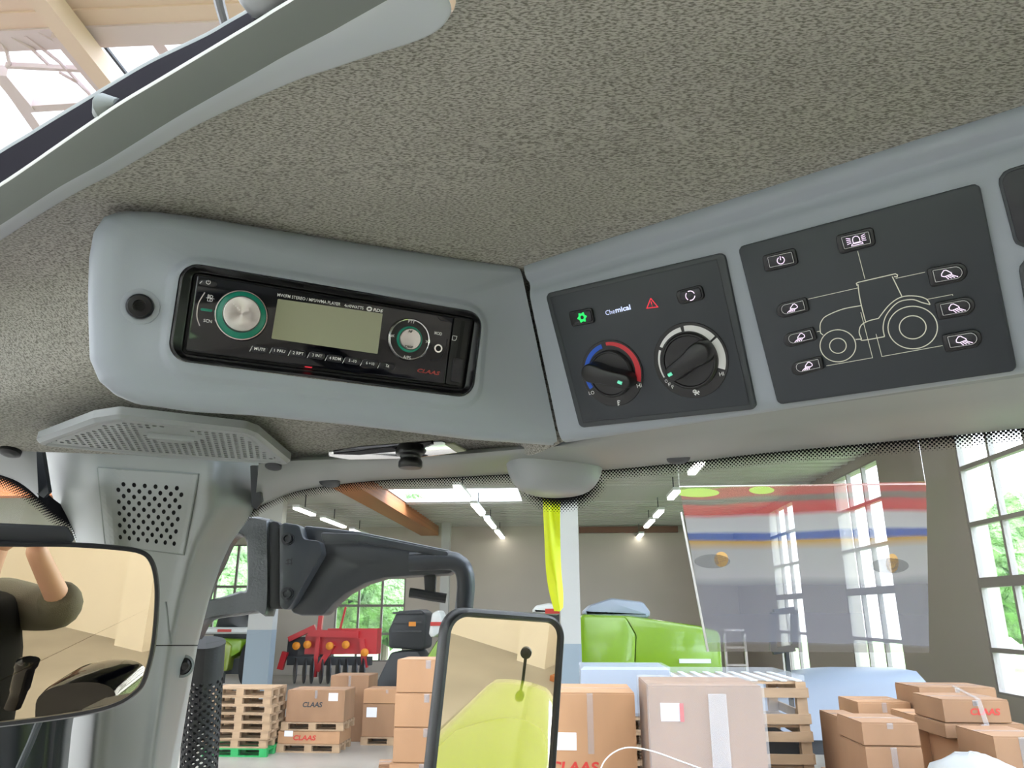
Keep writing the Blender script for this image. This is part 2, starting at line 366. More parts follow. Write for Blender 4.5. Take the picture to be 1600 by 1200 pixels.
# trims: pale floor skirting on the columns of the hall
def column(x, y, w, d, label, zt=ZC):
    t = thing('column', (x, y, 0), label, 'column')
    MB().box((x, y, (zt+2.0)/2), w, d, zt-2.0).obj('shaft', M['column'], t, 0)
    MB().box((x, y, 1.0), w+.006, d+.006, 2.0).obj('painted_base', M['column_b'], t, 0)
column(PY(890, 900, 13.6)[0], 13.6, .34, .34, 'pale square hall column beside the green bale press, behind the yellow strap')
column(PY(408, 1000, 24)[0], 24, .78, .4, 'thick pale hall column between the parked tractor and the red harrow')
column(PY(697, 850, 31.5)[0], 31.5, .35, .35, 'narrow wall column under the far end of the timber beam')
tb = MB(); a = PY(655, 822, 32.8); b = PY(655, 822, 32.8).copy(); zb = PY(685, 837, 32.8)[2]
tb.box((PY(672, 830, 32.8)[0], 22., (zb+ZC)/2), .75, 21.6, ZC-zb)
tb.obj('timber_beam', M['timber'], smooth=0, label='orange-brown timber ceiling beam running back above the mirror arm', cat='beam')
tb = MB(); a = PY(0, 800, 18.); a2 = PY(150, 820, 18.)
tb.box(((a[0]+a2[0])/2-2.0, 18., ZC-.45), 7., .4, .8)
tb.obj('timber_beam', M['timber'], smooth=0, label='orange-brown timber beam at the far left behind the cab mirror', cat='beam')
a = PY(905, 822, 32.8); b = PY(1062, 822, 32.8); a[2] = b[2] = ZC-.24
MB().bar(a, b-np.array([.1, 0, 0]), .3, .25).obj('girder', M['brown'], smooth=0, label='thin brown girder along the top of the back wall', cat='beam')
# glazed roof seen through the hatch
rt = MB(); RZ = 2.5+5.2
def rbar(x0, y0, x1, y1, w, h, dz=0): return MB().bar(PZ(x0, y0, RZ-2.5+dz), PZ(x1, y1, RZ-2.5+dz), w, h)
rbeam = thing('roof_glazing', (-4, 4, RZ), 'white glazed hall roof with pale glazing bars above the open cab hatch', 'roof')
gl = MB().box((-5, .75, RZ+.35), 24, 20.5, .01); gl.obj('pane', M['roofglass'], rbeam, 0)
for x0, y0, x1, y1, w_ in ((-60, 20, 90, 240, .12), (225, 30, 290, 120, .12), (-150, 60, 30, 330, .12)):
    rbar(x0, y0, x1, y1, w_, .12, .25).obj('glazing_bar', M['pink_steel'], rbeam, 0)
rbar(145, 48, 205, 125, .03, .03, .2).obj('cable', M['steel_dark'], rbeam, 0)
for k, (y0, y1, w_, m_) in enumerate(((-60, -75, .9, 'cream_steel'), (12, 0, .5, 'cream_steel'), (30, 16, .35, 'cream_steel'), (50, 36, .25, 'pink_steel'))):
    rbar(-500, y0+16, 900, y1-30, w_, .3, -.02*k).obj('purlin', M[m_], rbeam, 0)
t = rbar(40, -40, 190, 150, .16, .2, -.35); t.obj('roof_strut', M['cream_steel'], smooth=0, label='thick cream diagonal roof strut crossing the hatch opening', cat='beam')
rbar(0, 110, 45, 165, .14, .12, -.2).obj('roof_strut', M['pink_steel'], smooth=0, label='short pale roof strut at the left edge of the hatch opening', cat='beam')
rbar(40, 165, 200, 155, .1, .1, -.2).obj('roof_strut', M['pink_steel'], smooth=0, label='level pale roof bar low in the hatch opening', cat='beam')
rbar(10, 102, 130, 108, .04, .05, -.2).obj('roof_strut', M['pink_steel'], smooth=0, label='thin level wire bar meeting the thick diagonal strut', cat='beam')
rbar(85, 55, 165, 150, .06, .06, -.25).obj('roof_strut', M['pink_steel'], smooth=0, label='thin pale bar just left of the thick diagonal strut', cat='beam')
for k, (x0, y0, x1, y1) in enumerate(((18, 58, 75, 100), (40, 55, 140, 145), (60, 50, 130, 100), (92, 112, 145, 152), (0, 65, 16, 105))):
    MB().tube([PZ(x0, y0, RZ-2.7), PZ((x0+x1)/2+3, (y0+y1)/2-3, RZ-2.72), PZ(x1, y1, RZ-2.7)], .018, 6).obj('cable', M['pink_steel'], rbeam, 0)
MB().tube([PZ(335, -30, 1.2), PZ(343, 5, 1.25), PZ(352, 38, 1.3)], .012, 10).obj('hanging_cable', M['screw'], smooth=30, label='short dark pipe hanging above the hatch edge near the handle', cat='pipe')
# portals help the renderer find the daylight
def portal(loc, rot, sx_, sy_):
    l = bpy.data.lights.new('sky_portal', 'AREA'); l.shape = 'RECTANGLE'; l.size = sx_; l.size_y = sy_; l.cycles.is_portal = True
    o = bpy.data.objects.new('sky_portal', l); S.collection.objects.link(o); o.location = loc; o.rotation_euler = rot
portal((-5, .75, RZ+.6), (0, 0, 0), 24, 20.5); portal((-9.6, 14.35, ZC+.3), (0, 0, 0), 13.4, 5.8); portal(((sl[2]+sl[3])/2, (sl[0]+sl[1])/2, ZC+.3), (0, 0, 0), sl[3]-sl[2], sl[1]-sl[0])
for a, b, c, d in rwin: portal(((a+b)/2, HYR-.35, (c+d)/2), (math.radians(90), 0, 0), b-a, d-c)
for a, b, c, d in wins: portal((XR+.3, (a+b)/2, (c+d)/2), (0, math.radians(90), 0), d-c, b-a)
# ceiling lamps in three rows
lamps = [((708, 757), (735, 782), 'first'), ((737, 786), (756, 806), 'second'), ((758, 809), (774, 826), 'third'), ((773, 828), (788, 842), 'farthest')]
def lampobj(p0, p1, label, z=3.1):
    a = PZ(*p0, z); b = PZ(*p1, z); c = (a+b)/2; a = c+(a-c)*.82; b = c+(b-c)*.82; t = thing('ceiling_lamp', c, label, 'ceiling lamp', 'strip lamps under the hall ceiling')
    x = (a[0]+b[0])/2; a[0] = b[0] = x
    MB().bar(a, b, .16, .06).obj('tube', M['lamp'], t, 0)
    MB().bar(a+np.array([0, 0, .07]), b+np.array([0, 0, .07]), .22, .08).obj('housing', M['white_paint'], t, 0)
    MB().bar((x, c[1], c[2]+.1), (x, c[1], ZC), .03).obj('hanger', M['steel_dark'], t, 0)
for p0, p1, s in lamps: lampobj(p0, p1, '%s white strip lamp of the row right of the timber beam' % s)
for p0, p1, s in (((1098, 722), (1078, 742), 'nearest'), ((1058, 766), (1048, 781), 'second nearest'), ((1034, 797), (1024, 809), 'third nearest'), ((1019, 812), (1010, 825), 'fourth nearest'), ((1002, 834), (996, 843), 'farthest')):
    lampobj(p0, p1, '%s lit strip lamp of the row over the green bale press' % s)
for p0, p1, s in (((459, 793), (492, 806), 'brightest left'), ((501, 809), (540, 825), 'middle'), ((546, 827), (575, 838), 'right-hand')):
    lampobj(p0, p1, '%s strip lamp of the row above the black mirror arm' % s)
lampobj((14, 813), (75, 823), 'long lit strip lamp just above the cab mirror', 2.8)
# ---------------------------------------------------------------- outside the windows
MB().box((30, 20, -.35), 140, 140, .1).obj('grass_ground', M['grass'], smooth=0, label='green lawn outside the tall hall windows', cat='lawn', kind='structure')
def tree(x, y, h, r, label):
    t = thing('tree', (x, y, -.3), label, 'tree', 'trees outside the hall')
    MB().tube([(x, y, -.3), (x+.1, y, h*.3), (x, y+.1, h*.55)], [.25, .18, .1], 8).obj('trunk', M['bark'], t)
    mb = MB()
    for k in range(26):
        a = random.uniform(0, 6.28); q = random.uniform(0, r); c = np.array([x+q*math.cos(a), y+q*math.sin(a), h*random.uniform(.3, .95)]); rr = r*random.uniform(.3, .5)*(1.2-.6*abs(c[2]/h-.5))
        rings = []
        for i in range(9):
            ph = math.pi*i/8; rings.append([c+np.array([math.sin(ph)*math.cos(u), math.sin(ph)*math.sin(u), math.cos(ph)])*rr*random.uniform(.75, 1.15) for u in np.linspace(0, 2*math.pi, 12, endpoint=False)])
        mb.loft(rings)
    mb.obj('foliage', M['leaf'], t, 0)
tree(26, 24, 6.6, 3.0, 'leafy green tree seen through the near right window')
tree(30, 34, 6.5, 3.2, 'leafy green tree behind the middle right-hand window')
tree(23, 16.5, 7.4, 3.0, 'bushy green tree at the right edge beyond the near window')
tree(24, 42, 7.5, 3.4, 'green tree behind the farthest narrow right-hand window')
tree(-10, 43, 8, 4.2, 'bright green tree filling the back wall window above the harrow')
tree(-19.5, 47, 6.0, 4.0, 'bright green bush in the small window inside the mirror arm frame')
struct(MB().box((-5, 11.1, (ZC+RZ)/2+.2), 24.4, .12, RZ-ZC+.6).obj('trim_1', M['ceil'], smooth=0))
# ================================================================ THINGS IN THE HALL
def hx(px, Y, py=1020): return PY(px, py, Y)[0]
def hz(py, Y, px=880): return PY(px, py, Y)[2]
AX = np.eye(3)
def plate_frame(o, u, v, n): return Frame(o, nrm(u), nrm(v), nrm(n))
def pallet_mesh(L=1.2, W=.8, H=.144):
    top = MB(); blk = MB(); skid = MB()
    for k in range(5): top.box((0, -W/2+.06+k*(W-.12)/4, H-.011), L, .12, .022)
    for k in (-1, 0, 1): top.box((k*(L/2-.07), 0, H-.033), .14, W, .022)
    for i in (-1, 0, 1):

        skid.box((0, i*(W/2-.05), .011), L, .1, .022)
    blk.box((0, 0, 0), .14, .1, .078); return top, blk, skid
PT = None
def pallet(x, y, z, rz, label, group=None, m='wood'):
    global PT
    t = thing('pallet', (x, y, z), label, 'pallet', group); t.rotation_euler[2] = rz
    if PT is None or PT.get(m) is None:
        PT = PT or {}; a, b, c = pallet_mesh(); PT[m] = []
        for n, q in (('deck_boards', a), ('spacer_block', b), ('bottom_skids', c)):
            sp_ = [(i*.53, j*.35, .061) for i in (-1, 0, 1) for j in (-1, 0, 1)] if n == 'spacer_block' else [(0, 0, 0)]
            for l_ in sp_:
                o = q.obj(n, M[m], t, 0) if l_ is sp_[0] else o.copy()
                if l_ is not sp_[0]: S.collection.objects.link(o); o.parent = t
                o.location = l_; PT[m].append(o)
    else:
        for o in PT[m]:
            c = o.copy(); S.collection.objects.link(c); c.parent = t
    return t
def carton(x, y, z, sx_, sy_, sz_, rz, label, m='card', tape=True, group=None, stick=None, word=None, name='cardboard_box', vertical_tape=False):
    """stands on z, front faces -y. stick=(u,v,w,h) in front-face fractions; word=(text,u0,u1,v,h,mat)"""
    t = thing(name, (x, y, z), label, 'box', group)
    c_, s_ = math.cos(rz), math.sin(rz); u = np.array([c_, s_, 0]); nn = np.array([s_, -c_, 0])
    c = np.array([x, y, z]); mb = MB()
    mb.box(c+np.array([0, 0, sz_/2]), sx_, sy_, sz_, (u, -nn, AX[2]), bev=.008)
    mb.obj('carton_body', M[m], t, 0)
    fl = MB()
    for k in (-1, 1): fl.box(c+np.array([0, 0, sz_+.002])+nn*k*sy_*.25, sx_*.995, sy_*.5-.006, .006, (u, -nn, AX[2]))
    fl.obj('top_flap', M[m], t, 0)
    if tape:
        tp = MB(); tp.box(c+np.array([0, 0, sz_+.006]), sx_, .05, .002, (u, -nn, AX[2])); tp.box(c+u*sx_*0+nn*(sy_/2+.001)+np.array([0, 0, sz_*.87]), .05, .002, sz_*.26, (u, -nn, AX[2]))
        tp.obj('packing_tape', M['film'], t, 0)
    F = plate_frame(c+nn*(sy_/2+.003)-u*sx_/2+np.array([0, 0, sz_]), u, (0, 0, -1), nn)
    if stick:
        a, b, w_, h_ = stick; q = [(a*sx_, b*sz_), ((a+w_)*sx_, b*sz_), ((a+w_)*sx_, (b+h_)*sz_), (a*sx_, (b+h_)*sz_)]
        prism(MB(), F, [np.array(p) for p in q], 0, .002).obj('sticker', M['sticker'], t, 0)
    if word:
        s, u0, u1, v, h, mm = word; fs = bpy.data.curves.new('t', 'FONT'); fs.body = s; fs.size = 1; fs.offset = .03; fs.shear = .15
        o = bpy.data.objects.new('t', fs); me = bpy.data.meshes.new_from_object(o); V = np.array([q.co[:2] for q in me.vertices]); pf = [tuple(p.vertices) for p in me.polygons]
        bpy.data.objects.remove(o); bpy.data.meshes.remove(me); mn, mx = V.min(0), V.max(0)
        vs = [F.pt((sx_*(u0+(u1-u0)*(p[0]-mn[0])/(mx[0]-mn[0])), sz_*(v-h*((p[1]-mn[1])/(mx[1]-mn[1])-.5))), .001) for p in V]
        MB().add(vs, pf).obj('lettering', M[mm], t, 0)
    return t
# --- stack of pallets, far left
Yp = 15.0; xp = (hx(340, Yp)+hx(449, Yp))/2
names = ['topmost', 'second', 'third', 'fourth', 'fifth', 'sixth', 'seventh']
for k in range(8):
    if k == 0: pallet(xp, Yp, 0, 0, 'green pallet at the bottom of the wooden pallet stack', m='greenpal')
    else: pallet(xp+random.uniform(-.03, .03), Yp+random.uniform(-.02, .02), .145*k, random.uniform(-.02, .02), 'wooden pallet, %s from the top of the stack on the green pallet' % names[7-k] if k < 7 else 'wooden pallet topmost of the stack on the green pallet', 'stacked pallets left of the cartons')
# --- cartons beside it
Yb = 15.5; xb = (hx(443, Yb)+hx(545, Yb))/2+.10
pallet(xb, Yb, 0, 0, 'wooden pallet under the low carton with red lettering')
carton(xb, Yb, .145, 1.18, .78, .22, 0, 'low carton with red lettering between two pallets', 'card', False, stick=(.1, -.1, .14, .5), word=('CLAAS', .25, .62, .5, .4, 'red_print'))
pallet(xb+.05, Yb, .376, 0, 'wooden pallet under the large lettered carton left of centre')
carton(xb+.08, Yb, .522, 1.12, .74, .56, 0, 'large carton with dark lettering on top of the left pallet pile', 'card2', True, stick=(.72, .08, .16, .25), word=('CLAAS', .28, .62, .45, .17, 'machine_black'))
carton(hx(553, 16.6), 16.8, .0, .8, .8, 1.25, 0, 'tall carton standing behind the lettered left pallet pile', 'card2', True)
xb = (hx(566, 16.2)+hx(632, 16.2))/2+.15
pallet(xb+.12, 16.4, 0, 0, 'wooden pallet under the plain carton pair left of the mirror')
carton(xb, 16.4, .145, .95, .7, .60, 0, 'plain carton with small white sticker on a pallet left of the mirror', 'card2', False, stick=(.08, .1, .22, .3))
carton(xb, 16.4, .756, .95, .7, .26, 0, 'flat carton lying on the plain carton left of the mirror', 'card', True)
# --- tall carton tower by the outside mirror
Yt = 8.0; xt = (hx(632, Yt, 1100)+hx(712, Yt, 1100))/2; zz = .0
pallet(xt+.1, Yt+.1, 0, 0, 'wooden pallet under the tower of cartons behind the outside mirror'); zz = .145
for k, (h_, lb) in enumerate(((.62, 'lowest carton of the tower behind the outside mirror'), (.36, 'second lowest carton of the tower behind the outside mirror'), (.30, 'middle carton of the tower behind the outside mirror'), (.30, 'fourth carton up in the tower behind the outside mirror'), (.30, 'topmost carton of the tower behind the outside mirror'))):
    carton(xt+random.uniform(-.02, .02), Yt, zz, .62, .5, h_, random.uniform(-.03, .03), lb, 'card', True); zz += h_+.008
carton(hx(612, 8.6, 1180), 8.7, 0, .3, .3, .98, .2, 'small carton peeking out left of the carton tower', 'card2', True)
# --- big cartons right of the mirror
Yc = 6.6; x0 = hx(852, Yc, 1100); x1 = hx(992, Yc, 1100); zt = hz(1083, Yc)
pallet((x0+x1)/2-.16, Yc+.4, 0, 0, 'wooden pallet under the big lettered carton right of the mirror')
carton((x0+x1)/2, Yc+.4, .145, x1-x0, .8, zt-.145, 0, 'big carton with red lettering just right of the outside mirror', 'card', True, stick=(.12, .17, .22, .075), word=('CLAAS', .04, .58, .315, .045, 'red_print'))
Yw = 6.1; x0 = hx(1016, Yw, 1120); x1 = hx(1196, Yw, 1120); zt = hz(1072, Yw)
wb = carton((x0+x1)/2, Yw+.45, .02, x1-x0, .8, zt-.02, 0, 'big carton in clear stretch film with red-edged sticker', 'card2', False, stick=(.10, .06, .17, .065), name='wrapped_box')
fm = MB(); fm.box(((x0+x1)/2, Yw+.45, zt/2+.02), x1-x0+.03, .84, zt+.0); fm.obj('stretch_film', M['film'], wb, 0)
for u_, w_ in ((.60, .16),): MB().box((x0+(x1-x0)*u_, Yw+.02, zt*.55), (x1-x0)*w_, .01, zt*.85).obj('film_fold', M['film'], wb, 0)
MB().box((x0+(x1-x0)*.285, Yw+.035, zt*(1-.0925)), .03, .006, zt*.065).obj('red_edge', M['red_print'], wb, 0)
# crate stack behind: slatted wooden crates
Yk = 8.2; x0 = hx(1060, Yk, 1100); x1 = hx(1262, Yk, 1100)
k = 0; z = 0; lb = ['lowest', 'second lowest', 'middle', 'second highest', 'topmost']
hts = (.36, .36, .36, .36, .40)
for k in range(5):
    t = thing('wooden_crate', ((x0+x1)/2, Yk+.6, z), '%s wooden slatted crate of the stack right of the film-wrapped carton' % lb[k], 'crate', 'slatted crates right of the wrapped carton')
    h_ = hts[k]; X0, X1 = x0+.015*k, x1-.0*k
    fr = MB(); 
    for X in (X0+.05, X1-.05):
        for Y_ in (Yk+.04, Yk+1.16): fr.box((X, Y_, z+h_/2), .1, .08, h_-.002)
    fr.obj('corner_posts', M['wood'], t, 0)
    sl_ = MB(); 
    for dz in (.06, h_-.10): sl_.box(((X0+X1)/2, Yk-.011, z+dz), X1-X0, .02, .09); sl_.box((X1+.011, Yk+.6, z+dz), .02, 1.2, .09)
    sl_.obj('side_slats', M['wood'], t, 0)
    tp = MB()
    for q in range(8): tp.box(((X0+X1)/2, Yk+.08+q*.15, z+h_-.012), X1-X0, .1, .02)
    tp.obj('lid_slats', M['wood'], t, 0)
    MB().box(((X0+X1)/2, Yk+.6, z+.14), X1-X0-.2, 1.0, .16).obj('packed_part', M['machine_black' if k % 2 else 'film'], t, 0)
    z += h_
ztop = z
t = thing('wrapped_board', ((x0+x1)/2, Yk+.6, z), 'white film-wrapped slats lying across the top of the crate stack', 'board')
MB().box(((x0+x1)/2, Yk+.62, z+.035), x1-x0, 1.2, .05).obj('film_sheet', M['film'], t, 0)
mb = MB()
for q in range(9): mb.box((x0+.05+(x1-x0-.1)*q/8, Yk+.62, z+.008), .06, 1.15, .012)
mb.obj('slats', M['white_paint'], t, 0)
# pallets and grey wrapped pack on them
Yg = 8.6; x0 = hx(916, Yg, 1080); x1 = hx(1048, Yg, 1080); z = 0
for k in range(10):
    pallet((x0+x1)/2-.16, Yg+.4, z, 0, 'wooden pallet, %s of the pile under the grey wrapped pack' % ('lowest', 'second lowest', 'third from the floor', 'fourth from the floor', 'fifth from the floor', 'fifth from the top', 'fourth from the top', 'third from the top', 'second from the top', 'topmost')[k], 'pallet pile behind the lettered carton'); z += .145
x0 = hx(908, Yg, 1060); zt = hz(1042, Yg)
t = thing('wrapped_pack', ((x0+x1)/2, Yg+.4, z), 'grey film-wrapped flat pack on the pallets in front of the bale press', 'package')
MB().box(((x0+x1)/2, Yg+.4, (z+zt)/2+.005), x1-x0, .75, zt-z-.01, bev=.03).obj('pack', M['tarp'], t, 30)
MB().box(((x0+x1)/2, Yg+.4, (z+zt)/2+.006), x1-x0+.02, .77, zt-z-.006).obj('stretch_film', M['film'], t, 0)
# boxes at the right
def rbox(px0, px1, py0, py1, Y, label, m='card2', dep=.6, rz=0, **k):
    x0 = hx(px0, Y, py0); x1 = hx(px1, Y, py0); z1 = PY((px0+px1)/2, py0, Y)[2]; z0 = max(0, PY((px0+px1)/2, py1, Y)[2]); zf = k.pop('z', z0)
    carton((x0+x1)/2, Y+dep/2, zf, x1-x0, dep, z1-zf, rz, label, m, **k); return z1
z1 = rbox(1352, 1440, 1168, 1400, 7.0, 'reddish brown tall carton with white tape, lower one at right', 'card2', z=0, stick=(.2, .2, .14, .2))
rbox(1346, 1434, 1130, 1168, 7.0, 'carton with red side print on top of the reddish carton', 'card2', z=z1+.01, tape=True)
rbox(1312, 1352, 1122, 1400, 7.9, 'narrow dark carton at the left of the right-hand box group', 'card2', z=0)
rbox(1432, 1470, 1120, 1400, 8.0, 'plain carton standing between the two right-hand box stacks', 'card', z=0)
rbox(1340, 1422, 1098, 1122, 8.8, 'flat brown carton behind the reddish carton, below the window', 'card', z=1.22)
carton(hx(1380, 8.8, 1110), 9.1, 0, .56, .56, 1.21, 0, 'tall carton hidden behind the reddish carton, carrying the flat one', 'card2')
za = rbox(1500, 1560, 1157, 1400, 7.4, 'carton with faint red lettering at lower right', 'card', z=0, word=('CLAAS', .1, .9, .12, .05, 'logo_red'))
zb_ = rbox(1476, 1600, 1132, 1156, 7.4, 'flat wide carton under the red-lettered box at right', 'card2', z=za+.01)
rbox(1472, 1575, 1094, 1131, 7.4, 'brown carton with red lettering strapped on the right-hand stack', 'card2', z=zb_+.01, word=('CLAAS', .4, .85, .5, .3, 'red_print'))
zc = rbox(1440, 1545, 1135, 1500, 8.6, 'tall carton behind the strapped right-hand stack', 'card2', z=0)
rbox(1436, 1555, 1075, 1134, 8.6, 'brown carton with taped lid below the near window', 'card2', z=zc+.01)
rbox(1552, 1640, 1152, 1500, 6.7, 'carton cut by the right edge of the photo', 'card2', z=0)
# strap over lettered box
a0 = PY(1488, 1074, 8.0); 
MB().tube([PY(1490, 1072, 8.62), PY(1528, 1092, 7.38), PY(1542, 1133, 7.37), PY(1545, 1200, 7.36)], .02, 6, flat=(1, .3)).obj('plastic_strap', M['film'], smooth=0, label='clear plastic strap running down over the red-lettered right carton', cat='strap')
MB().tube(cr([PY(x, y, 5.95) for x, y in ((934, 1215), (944, 1190), (962, 1174), (985, 1168), (1020, 1174), (1065, 1190), (1120, 1210))], 6), .012, 8, flat=(1, .4)).obj('plastic_band', M['white_paint'], smooth=50, label='loose white packing band arching in front of the lettered and wrapped cartons', cat='band')
# bag
mb = MB(); c = PY(1522, 1216, 6.4)
rings = []
for i in range(10):
    ph = math.pi*i/9; rings.append([c+np.array([.32*math.sin(ph)*math.cos(u)*random.uniform(.88, 1.1), .2*math.sin(ph)*math.sin(u), .17*math.cos(ph)*random.uniform(.9, 1.1)]) for u in np.linspace(0, 2*math.pi, 18, endpoint=False)])
mb.loft(rings).obj('plastic_bag', M['bag'], smooth=40, label='crumpled clear plastic bag among the right-hand cartons', cat='bag')
carton(c[0], c[1], 0, .5, .36, c[2]-.2, 0, 'low carton under the crumpled plastic bag', 'card2')
# small box on pallet far right centre
Yq = 11.2; x = hx(1302, Yq, 1180)
pallet(x, Yq, 0, .5, 'small wooden pallet on the open floor below the banner')
carton(x+.05, Yq, .145, .3, .35, .38, .3, 'small upright carton on the lone pallet below the banner', 'card2')
# --- green bale press
Ym = 14.2; x0 = hx(905, Ym); x1 = hx(1128, Ym); zt0 = hz(960, Ym); zt1 = hz(978, Ym, 1120)
gm = thing('bale_press', ((x0+x1)/2, Ym+1, 0), 'large green farm machine hood behind the wrapped pallets', 'farm machine')
def body(mb, pts, Y0, Y1, bev=.08):
    F = Frame((0, Y0, 0), (1, 0, 0), (0, 0, 1), (0, -1, 0)); pl = rpoly([np.array(p) for p in pts], .12, 4)
    return prism(mb, F, pl, -(Y1-Y0), 0, bev)
body(MB(), [(x0, .75), (x1, .75), (x1, zt1-.1), (x1-.35, zt1), (x0+.9, zt0-.02), (x0, zt0)], Ym, Ym+2.2).obj('side_panel', M['lime'], gm)
body(MB(), [(x0, hz(1072, Ym)), (x0+.95, hz(1072, Ym)), (x0+1.03, zt0-.35), (x0+.85, zt0-.03), (x0, zt0-.02)], Ym-.04, Ym).obj('front_flap', M['lime'], gm)
body(MB(), [(hx(906, Ym), zt0-.02), (hx(1030, Ym), zt0-.08), (hx(1012, Ym), hz(940, Ym)), (hx(960, Ym), hz(934, Ym)), (hx(925, Ym), hz(945, Ym))], Ym+.3, Ym+1.6).obj('grey_cowl', M['tarp'], gm)
MB().box((hx(1085, Ym), Ym-.01, hz(1032, Ym)), .55, .02, .07).obj('badge', M['white_print'], gm, 0)
for X in (x0+.5, x1-.6):
    w_ = MB().lathe((X, Ym+.1, .62), (0, -1, 0), [(.3, -.12), (.58, -.12), (.62, 0), (.58, .12), (.3, .12)], 28).obj('wheel', M['tyre'], gm)
    MB().lathe((X, Ym+.1, .62), (0, -1, 0), [(.28, .0), (.28, .13), (.1, .1)], 20).obj('rim', M['white_paint'], gm)
MB().box(((x0+x1)/2, Ym+1.2, .6), x1-x0-.4, 1.6, .4).obj('chassis', M['machine_black'], gm, 0)
# ladder beside it
xl = hx(1134, 12.2); lm = MB()
for X in (xl, xl+.3): lm.bar((X, 12.2, 0), (X, 12.2, hz(990, 12.2)), .035)
for k in range(9): lm.bar((xl, 12.2, .25+k*.25), (xl+.3, 12.2, .25+k*.25), .03)
lm.obj('ladder', M['alu'], smooth=0, label='narrow upright metal ladder right of the green machine', cat='ladder')
# --- pale blue covered trailer in front of the tall windows
Yv = 12.4; p = [hx(1105, Yv), hx(1450, Yv)]; tr = thing('covered_trailer', ((p[0]+p[1])/2, Yv+.8, 0), 'low load under a pale blue-grey sheet below the banner', 'trailer')
rs = []
for Y_, s_ in ((Yv, .0), (Yv+.1, .8), (Yv+.5, 1), (Yv+1.4, 1), (Yv+1.6, .6)):
    r = []
    for k in range(17):
        q = k/16; X = p[0]+(p[1]-p[0])*q; top = hz(1032, Yv)*.0+(1.15+.48*math.sin(min(1, q*1.4)*math.pi/2)); r.append((X, Y_, .7+(top-.7)*s_))
    rs.append(r)
MB().grid(rs).obj('sheet', M['tarp'], tr, 60)
MB().box(((p[0]+p[1])/2, Yv+.8, .6), p[1]-p[0], 1.5, .2).obj('deck', M['machine_black'], tr, 0)
for X in (p[0]+.6, p[1]-.6): MB().lathe((X, Yv+.05, .3), (0, 1, 0), [(.15, -.1), (.29, -.1), (.3, 0), (.29, .1), (.15, .1)], 24).obj('wheel', M['tyre'], tr)
# dark monitor-like bracket in front of the narrow window
c = PY(1226, 990, 12.0); mo = thing('equipment_stand', (c[0], c[1], 0), 'dark upright equipment stand before the far narrow window', 'stand')
ring = MB()
for a_, b_ in (((-.13, .3), (.17, .34)), ((.17, .34), (.12, -.2)), ((.12, -.2), (-.2, -.25)), ((-.2, -.25), (-.13, .3))): ring.bar(c+np.array([a_[0], 0, a_[1]]), c+np.array([b_[0], 0, b_[1]]), .09)
ring.obj('head_frame', M['machine_black'], mo, 0)
MB().bar((c[0], 12, c[2]-.2), (c[0], 12, 0), .06).obj('post', M['machine_black'], mo, 0); MB().box((c[0], 12, .03), .5, .4, .06).obj('foot', M['machine_black'], mo, 0)
# --- translucent picture banner on poles
YB = 11.2
def overlay_mat():
    m = bpy.data.materials.new('translucent banner print'); m.use_nodes = True; nt = m.node_tree; L = nt.links.new; N = nt.nodes.new; b = nt.nodes['Principled BSDF']
    tcn = N('ShaderNodeTexCoord'); sp = N('ShaderNodeSeparateXYZ'); mp = N('ShaderNodeMapping'); mp.inputs['Scale'].default_value = (.9, 1, 9)
    n = N('ShaderNodeTexNoise'); n.inputs['Scale'].default_value = 1.6; n.inputs['Detail'].default_value = 4
    L(tcn.outputs['UV'], mp.inputs[0]); L(mp.outputs[0], n.inputs['Vector']); L(tcn.outputs['UV'], sp.inputs[0])
    a = N('ShaderNodeMath'); a.operation = 'MULTIPLY_ADD'; a.inputs[1].default_value = .09; L(n.outputs[0], a.inputs[0])
    s0 = N('ShaderNodeMath'); s0.operation = 'SUBTRACT'; s0.inputs[1].default_value = .045; L(sp.outputs[1], s0.inputs[0]); L(s0.outputs[0], a.inputs[2])
    r = N('ShaderNodeValToRGB'); r.color_ramp.interpolation = 'LINEAR'; e = r.color_ramp.elements
    stops = [(0, (120, 110, 100)), (.035, (120, 110, 100)), (.05, (150, 148, 158)), (.38, (140, 138, 150)), (.44, (192, 188, 190)), (.60, (186, 182, 182)), (.655, (200, 150, 60)), (.67, (60, 90, 170)), (.70, (60, 90, 170)), (.72, (200, 196, 200)), (.80, (196, 188, 190)), (.83, (205, 50, 60)), (.885, (205, 70, 76)), (.90, (120, 112, 106)), (.925, (130, 122, 114)), (.94, (205, 70, 76)), (.99, (200, 110, 90))]
    e[0].position = 0; e[1].position = 1; e[0].color = (*srgb(stops[0][1]), 1); e[1].color = (*srgb((150, 190, 70)), 1)
    for p_, c_ in stops[1:]: q = e.new(p_); q.color = (*srgb(c_), 1)
    L(a.outputs[0], r.inputs[0]); L(r.outputs[0], b.inputs['Base Color']); b.inputs['Roughness'].default_value = .5
    tr_ = N('ShaderNodeBsdfTransparent'); tl = N('ShaderNodeBsdfTranslucent'); L(r.outputs[0], tl.inputs[0]); m1 = N('ShaderNodeMixShader'); m1.inputs[0].default_value = .5; L(b.outputs[0], m1.inputs[1]); L(tl.outputs[0], m1.inputs[2])
    mx = N('ShaderNodeMixShader'); mx.inputs[0].default_value = .48; L(m1.outputs[0], mx.inputs[1]); L(tr_.outputs[0], mx.inputs[2]); L(mx.outputs[0], nt.nodes['Material Output'].inputs[0]); return m
bn = thing('overlay', (hx(1255, YB), YB, 0), 'large see-through banner showing blurred red, white and blue farm machines', 'overlay')
tl, tr2, br, bl = PY(1062, 762, YB), PY(1447, 752, YB), PY(1452, 1020, YB), PY(1106, 1018, YB)
